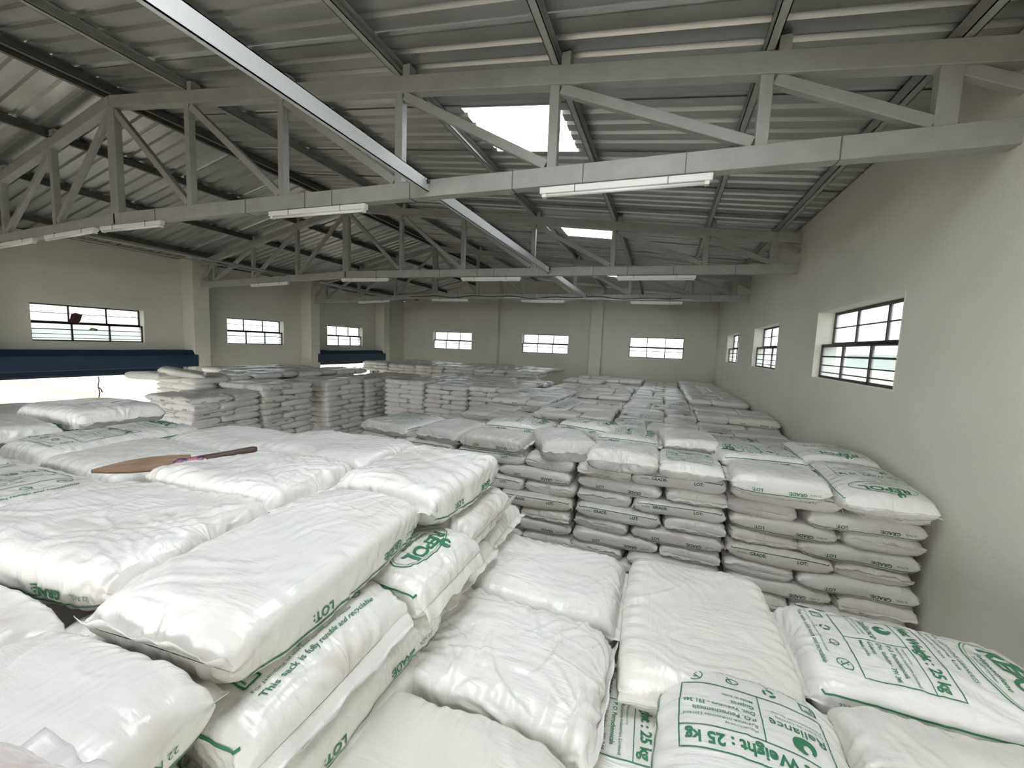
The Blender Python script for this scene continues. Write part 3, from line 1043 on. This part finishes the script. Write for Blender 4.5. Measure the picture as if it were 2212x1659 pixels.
def flank_art(a, k, T, per):
    # flank lines with GRADE and LOT
    qs = per / 4
    for sd in (-1, 1):
        s0 = sd * (qs - T * .27)
        a.line([(-.33 * k, s0 - sd * .012), (-.322 * k, s0), (.322 * k, s0), (.33 * k, s0 - sd * .012)], .0055)
        ss_ = s0 - .033 if sd < 0 else s0 + .033
        a.text('GRADE:', (-.20 * k if sd < 0 else .20 * k), ss_, .0235, .03, None, 'l', side=sd)
        a.text('22 NOL', -.29 * k if sd < 0 else .29 * k, ss_, .014, 0, None, 'l', side=sd)
        a.text('LOT:', .12 * k if sd < 0 else -.12 * k, ss_, .0235, .03, None, 'l', side=sd)


def split_long(V, T_, lim):
    for _ in range(4):
        e = np.stack([np.linalg.norm(V[T_[:, i]] - V[T_[:, (i + 1) % 3]], axis=1) for i in range(3)], 1)
        big = e.max(1) > lim
        if not big.any():
            break
        keep = T_[~big]
        Tb = T_[big]; k = e[big].argmax(1)
        ar = np.arange(len(Tb))
        a_, b_, c_ = Tb[ar, k], Tb[ar, (k + 1) % 3], Tb[ar, (k + 2) % 3]
        mid = (V[a_] + V[b_]) / 2
        mi = len(V) + ar
        V = np.concatenate([V, mid])
        T_ = np.concatenate([keep, np.stack([a_, mi, c_], -1), np.stack([mi, b_, c_], -1)])
    return V, T_


def print_mesh(bag, m, full=True, lift=.0014, lim=.014, face=True):
    V, T_ = artwork(bag.L, bag.W, bag.T, bag.per, full, face)
    V, T_ = split_long(V, T_, lim)
    P = bag.at(V[:, 0], V[:, 1], lift)
    a, b_, c_ = P[T_[:, 0]], P[T_[:, 1]], P[T_[:, 2]]
    nrm = np.cross(b_ - a, c_ - a)
    # make every triangle face outwards
    cen = (a + b_ + c_) / 3
    axis = cen.copy(); axis[:, 0] = 0; axis[:, 2] *= 3
    flip = np.sum(nrm * axis, 1) < 0
    T_[flip] = T_[flip][:, ::-1]
    me = fast_mesh('printed_marking', P, T_, smooth=True)
    me.materials.append(m)
    return me


def hem_mesh(bag, end, ln, seed, m, **kw):
    vs, fs = bag.hem(end, ln, seed, **kw)
    me = bpy.data.meshes.new('sewn_hem')
    me.from_pydata(vs, [], fs)
    me.update()
    me.shade_smooth()
    me.materials.append(m)
    return me


def link(name, me, parent=None):
    o = bpy.data.objects.new(name, me)
    COL.objects.link(o)
    if parent:
        o.parent = parent
    return o


GREEN = {'w': M_SACK, 'c': M_SACK_CREAM, 'p': M_SACK_PINK}
fg_n = [0]


def sack(x0, x1, y0, y1, zt, label, T=.14, along='X', up=1, flip=False, m='w', seed=None, pitch=0., roll=0., yaw=0., hem=.03, group='sacks in the near pile',
         nu=84, nv=104, **kw):
    """one foreground sack filling the footprint x0..x1, y0..y1 with its crown at zt (relative to the eye)"""
    fg_n[0] += 1
    seed = seed or 100 + fg_n[0] * 7
    lx, ly = x1 - x0, y1 - y0
    L, W = (lx, ly) if along == 'X' else (ly, lx)
    hemk = {k_: kw.pop(k_) for k_ in ('droop', 'fold') if k_ in kw}
    b_ = Bag(L - hem, W, T, nu, nv, seed, **kw)
    ms = GREEN[m]
    o = link('sack', b_.mesh('sack', ms))
    link('printed_marking', print_mesh(b_, M_PRINT, True, .0021, .009, not flip), o)
    for e in (-1, 1):
        link('sewn_hem', hem_mesh(b_, e, hem + .012, seed + e, ms, **hemk), o)
    rz = (0 if along == 'X' else rad(90)) + (0 if up > 0 else math.pi) + rad(yaw)
    R = Matrix.Rotation(rz, 4, 'Z') @ Matrix.Rotation(rad(pitch), 4, 'Y') @ Matrix.Rotation(rad(roll), 4, 'X') @ Matrix.Rotation(math.pi if flip else 0, 4, 'X')
    dm = kw.get('dome', .012)
    zc = zt - T / 2 - (0 if flip else dm * .6)
    o.matrix_world = Matrix.Translation(((x0 + x1) / 2, (y0 + y1) / 2, H + zc)) @ R
    tag(o, label, 'sack', group)
    return o


#FG_BEGIN
# upper tier of the near pile on the left
sack(-1.215, -.765, .47, 1.27, -.575, 'large plain white sack with upside-down lot print along its edge, pile corner', along='Y', yaw=5, flip=True, up=-1, T=.165, hem=.02, droop=.03, dome=.01, lump=.006, nu=150, nv=180)
sack(-1.27, -.75, 1.26, 1.92, -.555, 'creased white sack with green edge stripe behind the big corner sack', along='Y', flip=True, up=-1, T=.17, m='w', dome=.02, lump=.012, wr=1.6, nu=120, nv=150)
sack(-2.07, -1.25, .50, 1.01, -.585, 'wide plain white sack left of the big corner sack', flip=True, yaw=5, T=.165, wr=1.6, lump=.010, nu=128, nv=160)
sack(-2.02, -1.28, 1.00, 1.47, -.555, 'wrinkled white sack under the handle of the wooden paddle', flip=True, T=.16, m='w', wr=1.8, lump=.010, nu=120, nv=150)
sack(-2.02, -1.26, 1.47, 1.96, -.555, 'rounded rosy white sack at the back of the near pile', flip=True, T=.16, m='p', dome=.02)
sack(-2.75, -2.04, 1.46, 1.92, -.60, 'low white sack at the back edge, behind the paddle tip', flip=True, T=.15, m='w')
sack(-2.80, -2.04, .97, 1.45, -.60, 'greyish white sack under the wooden paddle blade', flip=True, T=.15, wr=1.5)
sack(-2.85, -2.08, .45, .96, -.61, 'sack with a faint oval mark face-up at the left edge', T=.15, up=-1)
sack(-3.34, -2.82, 1.00, 1.80, -.60, 'sack with long green edge stripe and upright grade print, left side', along='Y', T=.16, up=1)
sack(-3.40, -2.90, .20, .98, -.61, 'striped sack cut off by the left picture edge', along='Y', T=.16, up=1)
sack(-4.10, -3.36, 1.36, 1.86, -.51, 'humped sack standing proud against the bright doorway', T=.17, dome=.05, flip=True)
sack(-4.10, -3.40, .82, 1.34, -.57, 'small dim sack by the left edge against the doorway', T=.16, flip=True)
sack(-4.85, -4.15, .70, 1.22, -.50, 'sack tip at the very left edge against the doorway', T=.16, flip=True)
sack(-4.85, -4.12, 1.24, 1.72, -.60, 'half-hidden sack behind the humped one', T=.16, flip=True)
sack(-1.26, -.745, -.28, .49, -.635, 'big plain white sack filling the lower left corner', along='Y', T=.16, flip=True, up=-1, nu=128, nv=160, roll=2)
sack(-2.00, -1.28, .02, .49, -.66, 'grey white sack between the left edge and the corner sacks', T=.15, flip=True)
sack(-.78, -.38, -.46, .245, -.49, 'rosy sack just showing at the bottom edge', along='Y', T=.15, flip=True, m='p')
# second tier carrying them
for i, (a_, c_) in enumerate([(-2.1, .22), (-2.1, .70), (-2.1, 1.18), (-2.1, 1.62), (-2.87, .22), (-2.87, .70), (-2.87, 1.18), (-2.87, 1.62), (-3.64, .45), (-3.64, .93), (-3.64, 1.41), (-4.41, .75), (-4.41, 1.25)]):
    sack(a_ - .36, a_ + .36, c_ - .22, c_ + .26, -.755, 'second-tier sack carrying the near pile, %s row from the right, %s from the viewer' % (
        ORD[[0, 0, 0, 0, 1, 1, 1, 1, 2, 2, 2, 3, 3][i]], ORD[[0, 1, 2, 3, 0, 1, 2, 3, 0, 1, 2, 0, 1][i]]), T=.14, flip=True, nu=40, nv=50)
# second and lower tiers of the near pile, flank towards the pit
sack(-1.43, -.655, .46, 1.0, -.735, 'sack printed This sack is fully reusable, under the big corner sack', T=.155, up=-1, droop=.04, wr=1.2, nu=128, nv=160)
sack(-1.40, -.62, 1.00, 1.42, -.735, 'sack showing half an oval green trade mark, sewn end outwards', T=.15, up=1, droop=.04, wr=1.1, nu=128, nv=150)
sack(-1.45, -.68, 1.42, 1.94, -.735, 'pinched sack end below the creased sack, sewn end outwards', T=.16, flip=True, droop=.05, wr=2.0)
sack(-1.16, -.655, .48, 1.18, -.88, 'plain sack flank, third tier of the near pile', along='Y', T=.15, flip=True, nu=120, nv=150)
sack(-1.16, -.67, -.26, .47, -.93, 'plain sack flank near the bottom edge, third tier', along='Y', T=.15, flip=True)
sack(-1.46, -.70, -.05, .45, -.80, 'sack with a green corner patch beside the lower left sack', T=.14, up=-1, wr=1.6)
sack(-1.40, -.67, 1.20, 1.68, -.885, 'shaded sack under the oval-marked one', T=.14, flip=True)
sack(-1.40, -.69, 1.69, 2.14, -.89, 'shaded sack under the pinched sack end', T=.14, flip=True)
sack(-1.17, -.66, .46, 1.18, -1.01, 'plain sack flank, fourth tier of the near pile', along='Y', T=.145, flip=True)
sack(-1.30, -.70, 1.20, 1.66, -1.02, 'deep shaded sack in the crevice behind the pit', T=.14, flip=True)
# sacks in the pit
sack(-.87, -.09, 1.51, 2.06, -1.02, 'shiny dirt-streaked white sack at the back of the pit', T=.19, flip=True, m='w', pitch=2.5, dome=.02, lump=.008, nu=128, nv=160)
sack(-.83, -.09, .99, 1.49, -1.02, 'heavily creased white sack in the middle of the pit', T=.19, flip=True, m='w', pitch=2, wr=2.2, dome=.02, creases=60, nu=150, nv=184, droop=.05)
sack(-.80, -.13, .46, .97, -1.03, 'cream white sack at the bottom edge of the pit', T=.18, flip=True, m='c', dome=.02, nu=128, nv=160)
sack(-.08, .49, 1.27, 2.08, -1.01, 'tilted cream sack with bare face and dark specks, pit centre', along='Y', T=.18, flip=True, m='c', pitch=-2, dome=.015, nu=128, nv=160)
sack(.51, 1.28, 1.49, 1.98, -1.02, 'printed sack lying crosswise with weight panel, against the right wall', T=.17, up=1, dome=.02, nu=128, nv=160)
sack(.05, .55, .73, 1.47, -1.005, 'printed sack with upside-down weight panel at the bottom edge', along='Y', T=.19, up=-1, dome=.045, nexp=3.4, nu=150, nv=184, pitch=-2)
sack(.55, 1.30, .98, 1.48, -1.04, 'plain creased sack in the lower right corner', T=.17, flip=True, m='c', nu=128, nv=160, wr=1.6)
sack(1.28, 1.76, 1.2, 1.98, -1.03, 'printed sack end by the right picture edge', along='Y', T=.16)
sack(-.37, .41, 1.05, 1.53, -1.175, 'lower printed sack peeping out with the words 25 kg', T=.14, up=1)
sack(.43, .86, 1.2, 1.9, -1.185, 'shadowed sack deep in the gap of the pit', along='Y', T=.14, flip=True)
sack(-.85, -.1, 1.50, 2.0, -1.2, 'shadowed sack under the dirt-streaked one', T=.14, flip=True)
sack(.86, 1.6, 1.40, 1.9, -1.19, 'shadowed sack under the crosswise printed one', T=.14, flip=True)
sack(-.78, -.05, .2, .69, -1.18, 'shadowed sack under the cream one at the bottom edge', T=.14, flip=True)
#FG_END

# ------------------------------------------------------------------ stacked sacks
BL, BW, BT, CH = .722, .468, .134, .1185
VAR = []
for i in range(9):
    b_ = Bag(BL - .02, BW, BT, 54, 64, 900 + i * 13, wr=1.25, lump=.008, dome=.010, creases=18)
    ms = (M_SACK, M_SACK, M_SACK, M_SACK_CREAM, M_SACK, M_SACK_PINK, M_SACK, M_SACK, M_SACK_CREAM)[i]
    VAR.append((b_.mesh('sack', ms), print_mesh(b_, M_PRINTD, True, .0018, .03),
                hem_mesh(b_, 1, .018, i, ms, droop=.025), hem_mesh(b_, -1, .018, i + 50, ms, droop=.025)))
FAR = []
for i in range(5):
    b_ = Bag(BL, BW, BT, 15, 20, 1900 + i * 13, wr=1.0, lump=.010, dome=.010, creases=8)
    nu, nv = b_.nu, b_.nv
    me = b_.mesh('sack', M_SACK)
    F = np.zeros(len(me.polygons) * 4, dtype=np.int32); me.loops.foreach_get('vertex_index', F)
    FAR.append((b_.grid.reshape(-1, 3), F.reshape(-1, 4)))
    bpy.data.meshes.remove(me)

rs = random.Random(12)
PLACED = []        # (distance, x, y, z, yaw, flip, label, group, tilt)


def put(x, y, z, yaw, label, group, flip=None, jit=.012, tilt=0.0, hid=False):
    flip = rs.random() < .55 if flip is None else flip
    x += rs.uniform(-jit, jit); y += rs.uniform(-jit, jit)
    yaw += rad(rs.uniform(-3.2, 3.2)) + (math.pi if rs.random() < .5 else 0)
    PLACED.append((math.sqrt(x * x + y * y + z * z) + (1000 if hid else 0), x, y, z, yaw, flip, label, group, tilt + rs.uniform(-.012, .012)))


def layer(x0, y0, zt, mirror, which, lab, group, a=None, hid=()):
    """four sacks laid in a pinwheel on a square; which = indices to lay"""
    a = a or 1.19
    k = a / (BL + BW)
    L_, W_ = BL * k, BW * k
    pos = [(L_ / 2, W_ / 2, 0), (L_ + W_ / 2, L_ / 2, 90), (W_ + L_ / 2, L_ + W_ / 2, 0), (W_ / 2, W_ + L_ / 2, 90)]
    for i in which:
        px, py, an = pos[i]
        if mirror:
            px = a - px
        put(x0 + px, y0 + py, zt - BT / 2, rad(an), lab(i, mirror), group, hid=i in hid)


# --- front stack across the hall, blocks numbered from the right wall
MX = [.56, -.65, -1.86, -3.07]
BN = ['block against the right wall', 'second block from the right wall', 'third block from the right wall', 'block at the aisle end']
CN = ['top', 'second', 'third', 'fourth', 'fifth', 'sixth', 'seventh', 'eighth', 'ninth', 'tenth', 'eleventh', 'twelfth', 'thirteenth', 'fourteenth', 'fifteenth']
for bi, x in enumerate(MX):
    for c in range(8 if bi < 3 else 6):
        fn = lambda i, mr, c=c, bi=bi: ('%s-course sack, %s outwards, front stack, %s' % (CN[c], ['long side', 'short end', 'long side', 'short end'][i], BN[bi]))
        layer(x, 3.44 + rs.uniform(-.015, .015), -.99 - CH * c, (c + bi) % 2 == 1, (0, 1), fn, 'sacks in the front stack')

#LOOSE_BEGIN
LOOSE = [  # x0,x1,y0,y1,ztop,along,up,flip,material,label,extra
    (1.20, 1.73, 3.30, 4.04, -.86, 'Y', -1, False, 'w', 'tilted printed sack with oval mark, front of the stack by the right wall', dict(T=.16, yaw=4, pitch=5, dome=.03)),
    (1.16, 1.73, 4.05, 4.75, -.82, 'Y', -1, False, 'w', 'oval-marked printed sack behind the tilted one by the right wall', dict(T=.15, yaw=3, dome=.03)),
    (.52, 1.17, 3.28, 3.76, -.855, 'X', -1, True, 'w', 'plain broad sack on top of the stack, lot print along its front', dict(T=.17, dome=.02, yaw=-2)),
    (.48, 1.16, 3.77, 4.24, -.82, 'X', -1, False, 'w', 'sack with panel print face-up behind the plain broad one', dict(T=.15, yaw=4)),
    (.02, .50, 3.30, 4.00, -.86, 'Y', 1, False, 'w', 'upright-printed sack with sign row at its front edge', dict(T=.15, pitch=3)),
    (.02, .52, 4.0, 4.62, -.80, 'Y', 1, True, 'w', 'smooth bluish white sack behind the sign-row sack', dict(T=.15, yaw=5)),
    (-.56, .02, 3.28, 3.92, -.84, 'Y', 1, True, 'w', 'shiny crumpled sack with a rusty stain at its lower front', dict(T=.18, dome=.02, wr=2.4, yaw=3, pitch=4)),
    (-.60, .02, 3.96, 4.5, -.82, 'X', 1, False, 'w', 'sack with grey print across, behind the crumpled one', dict(T=.15)),
    (-1.10, -.60, 3.40, 4.10, -.82, 'Y', 1, True, 'w', 'bulging puffed sack lying askew on the front stack', dict(T=.19, dome=.04, yaw=24, wr=1.8)),
    (-1.0, -.36, 4.12, 4.6, -.78, 'X', 1, False, 'w', 'loose sack with a folded corner behind the puffed one', dict(T=.16, yaw=-16)),
    (-1.80, -1.14, 3.42, 3.88, -.86, 'X', -1, True, 'w', 'white sack with dark lower stripe left of the puffed one', dict(T=.15)),
    (-1.78, -1.05, 3.90, 4.38, -.80, 'X', 1, False, 'w', 'sack with arched stripe and upright grade print, second row', dict(T=.15, dome=.03)),
    (-2.32, -1.80, 3.44, 4.16, -.86, 'Y', 1, True, 'p', 'rosy sack with a clean end seam on the front stack', dict(T=.15, yaw=-5)),
    (-3.04, -2.36, 3.46, 4.24, -.86, 'Y', 1, False, 'w', 'fully printed sack at the aisle end of the front stack', dict(T=.15, yaw=-6)),
]
#LOOSE_END
for x0, x1, y0, y1, z, al, up_, fl, mm, lab, ex in LOOSE:
    sack(x0, x1, y0, y1, z, lab, along=al, up=up_, flip=fl, m=mm, group='loose sacks on the front stack', nu=80, nv=90, **ex)

PW4 = ['front one', 'right-hand one', 'back one', 'left-hand one']
# --- rows behind the front stack, up to the end wall
for r_i in range(1, 11):
    y = 3.44 + 1.21 * r_i
    for bi, x in enumerate(MX):
        if bi >= 2 and r_i == 1:
            continue
        zt = -.97 - rs.choice([0, .03, .07, .12, .16]) - (.05 if r_i == 1 else 0) - .010 * r_i
        fn = lambda i, mr, r_i=r_i, bi=bi: ('%s of the top layer, %s row back, %s' % (PW4[i], ORD[r_i - 1], BN[bi]))
        layer(x, y, zt, (r_i + bi) % 2 == 1, (0, 1, 2, 3), fn, 'top sacks of the rows behind')
        nl = 5 if (bi >= 2 and r_i == 2) else (2 if r_i < 5 else 1)
        for c in range(1, nl + 1):
            fn = lambda i, mr, r_i=r_i, bi=bi, c=c: ('%s-layer sack, %s outwards, %s row back, %s' % (CN[c], ['long side', 'short end'][i], ORD[r_i - 1], BN[bi]))
            layer(x, y, zt - CH * c, (r_i + bi + c) % 2 == 1, (0, 1), fn, 'side sacks of the rows behind', hid=(0, 1) if (c > 1 and nl < 4) else ())

# --- tall stacks along the aisle on the door side
AX = -8.22
AB = [(4.22, -1.05, 15, 'nearest tall aisle stack'), (5.42, -.93, 15, 'second tall aisle stack'), (7.0, -.97, 14, 'third tall aisle stack'), (8.25, -1.0, 9, 'fourth tall aisle stack'), (9.5, -1.0, 4, 'fifth tall aisle stack')]
for k, (y, zt, nl, nm) in enumerate(AB):
    for c in range(nl):
        wh = (0, 1, 2, 3)
        wf = ['long side to the viewer', 'corner piece', 'aisle side', 'top left']
        fn = lambda i, mr, c=c, nm=nm: '%s-course sack, %s, %s' % (CN[c], wf[i], nm)
        layer(AX + rs.uniform(-.03, .03), y + rs.uniform(-.02, .02), zt - CH * c, c % 2 == 1, wh, fn, 'sacks in the tall aisle stacks',
              hid=() if c == 0 else ((3,) if k in (0, 2) else (0, 3)))
for k, (x, y, zt) in enumerate([(-9.45, 5.0, -.86), (-9.45, 6.2, -.82), (-9.45, 7.4, -.84), (-9.45, 8.6, -.86), (-10.65, 6.6, -.80), (-10.65, 7.8, -.82)]):
    for c in range(5):
        fn = lambda i, mr, c=c, k=k: '%s-course sack, %s, %s stack behind the aisle stacks' % (CN[c], PW4[i], ORD[k])
        layer(x, y, zt - CH * c, c % 2 == 1, (0, 1, 2, 3) if c == 0 else (0, 1, 2), fn, 'sacks behind the tall aisle stacks', hid=(0, 1, 2, 3) if c > 1 else ())
put(-9.0, 4.75, -.82, rad(12), 'grey sack hanging over the edge by the wide doorway', 'sacks behind the tall aisle stacks', True)
put(-8.7, 5.1, -.78, rad(50), 'sack with a pale turned-up end by the wide doorway', 'sacks behind the tall aisle stacks', True, tilt=.2)

# --- stacks closing the aisle
for bi, x in enumerate([-6.75, -5.53, -4.31]):
    for r_i in range(3):
        zt = -1.0 + [.02, -.03, .0][(bi + r_i) % 3] - .02 * r_i
        for c in range([8, 2, 2][r_i]):
            fn = lambda i, mr, c=c, bi=bi, r_i=r_i: '%s-course sack, %s, %s row of the aisle-end stacks, %s from left' % (CN[c], PW4[i], ORD[r_i], ORD[bi])
            layer(x, 8.6 + 1.21 * r_i, zt - CH * c, (c + bi) % 2 == 1, (0, 1, 2, 3) if c == 0 else (0, 1), fn, 'sacks closing the aisle')
# --- higher pile against the end wall
for bi, x in enumerate([-11.0, -9.8, -8.6, -7.4, -6.2, -5.0]):
    for r_i in range(3):
        zt = -.84 + [.02, -.02, .0][(bi + r_i) % 3]
        for c in range(3 if r_i == 0 else 1):
            fn = lambda i, mr, c=c, bi=bi, r_i=r_i: '%s-course sack, %s, %s row of the far high pile, %s block' % (CN[c], PW4[i], ORD[r_i], ORD[bi])
            layer(x, 12.7 + 1.21 * r_i, zt - CH * c, (c + bi) % 2 == 1, (0, 1, 2, 3) if c == 0 else (0, 1, 2), fn, 'sacks of the far high pile')

# --- courses out of sight that carry what is seen, down to the floor
nolab = lambda i, mr: 'hidden sack'
for bi, x in enumerate(MX):
    for c in range(8 if bi < 3 else 6, 22):
        layer(x, 3.46, -.99 - CH * c, (c + bi) % 2 == 1, (0, 1), nolab, 'hidden', hid=(0, 1))
for bi in (2, 3):                                  # gap row behind the front stack: its back face
    for c in range(1, 12):
        layer(MX[bi], 3.44, -.99 - CH * c, (c + bi) % 2 == 1, (2,), nolab, 'hidden', hid=(2,))
for k, (y, zt, nl, nm) in enumerate(AB):
    for c in range(nl, 21):
        layer(AX, y, zt - CH * c, c % 2 == 1, (0, 1, 2), nolab, 'hidden', hid=(0, 1, 2))
for c in range(22):
    z = -.90 - CH * c
    if z < -3.5:
        break
    for i in range(5):                             # near pile: back rank and flank
        put(-4.5 + .735 * i, 1.70, z - BT / 2, 0, '', '', hid=True)
    for i in range(3):
        if z < -1.1:
            put(-1.02, -.1 + .74 * i, z - BT / 2, rad(90), '', '', hid=True)
    if c == 0:
        for i in range(5):
            for j in range(3):
                put(-4.5 + .735 * i, .0 + .48 * j, z - BT / 2, 0, '', '', hid=True)
    z -= .40
    if z > -3.5:
        for i in range(3):                         # pit: rank facing the trench
            put(-.45 + .74 * i, 1.80, z - BT / 2, 0, '', '', hid=True)
        if c < 2:
            for i in range(3):
                for j in range(3):
                    put(-.45 + .74 * i, .35 + .48 * j, z - BT / 2, 0, '', '', hid=True)

PLACED.sort(key=lambda q: q[0])
NIND = 300 - fg_n[0]
rest_v, rest_f, rn = [], [], 0
for k, (d, x, y, z, yaw, fl, lab, grp, tilt) in enumerate(PLACED):
    Mx = Matrix.Translation((x, y, H + z)) @ Matrix.Rotation(yaw, 4, 'Z') @ Matrix.Rotation(tilt, 4, 'Y') @ Matrix.Rotation(math.pi if fl else 0, 4, 'X')
    if k < NIND:
        v = VAR[rs.randrange(len(VAR))]
        o = link('sack', v[0])
        o.matrix_world = Mx
        if d < 9.5:
            link('printed_marking', v[1], o)
            link('sewn_hem', v[2], o)
            link('sewn_hem', v[3], o)
        tag(o, lab, 'sack', grp)
    else:
        V, F = FAR[rs.randrange(len(FAR))]
        A = np.array(Mx)
        rest_v.append(V @ A[:3, :3].T + A[:3, 3]); rest_f.append(F + rn); rn += len(V)
if rest_v:
    me = fast_mesh('far_sacks', np.concatenate(rest_v), np.concatenate(rest_f))
    me.materials.append(M_SACK)
    tag(link('far_sacks', me), 'mass of distant white sacks stacked towards the end wall', 'sacks', kind='stuff')

# ------------------------------------------------------------------ wooden paddle lying on the near pile
pd = tag(empty('wooden_paddle', (-2.09, .88, H - .585), math.atan2(.47, .26)), 'worn wooden paddle with coloured film round its neck, lying on sacks', 'paddle')
bl = MB()
stn = [(0, .005), (.05, .017), (.11, .028), (.18, .033), (.25, .030), (.31, .022)]
vs, fs = [], []
for x, hw_ in stn:
    vs += [(x, -hw_, -.004), (x, hw_, -.004), (x, hw_, .012), (x, -hw_, .012)]
for i in range(len(stn) - 1):
    for j in range(4):
        fs.append((4 * i + j, 4 * i + 4 + j, 4 * i + 4 + (j + 1) % 4, 4 * i + (j + 1) % 4))
fs += [(0, 1, 2, 3), tuple(4 * (len(stn) - 1) + j for j in (3, 2, 1, 0))]
o = bl.add(vs, fs).build('blade', M_WOOD, pd, bevel=.003)
o.rotation_euler = (rad(48), 0, 0)
o.location = (0, 0, .022)
MB().tube([(.24, 0, .004), (.27, 0, .006), (.31, 0, .007), (.35, 0, .009), (.37, 0, .012)], [.022, .031, .027, .029, .019], 12).build('film_wrap', M_FOIL, pd, smooth=True)
MB().tube([(.33, 0, .016), (.45, 0, .026), (.545, 0, .036), (.562, 0, .037)], [.020, .017, .016, .011], 10).build('handle', M_WOODD, pd, smooth=True)
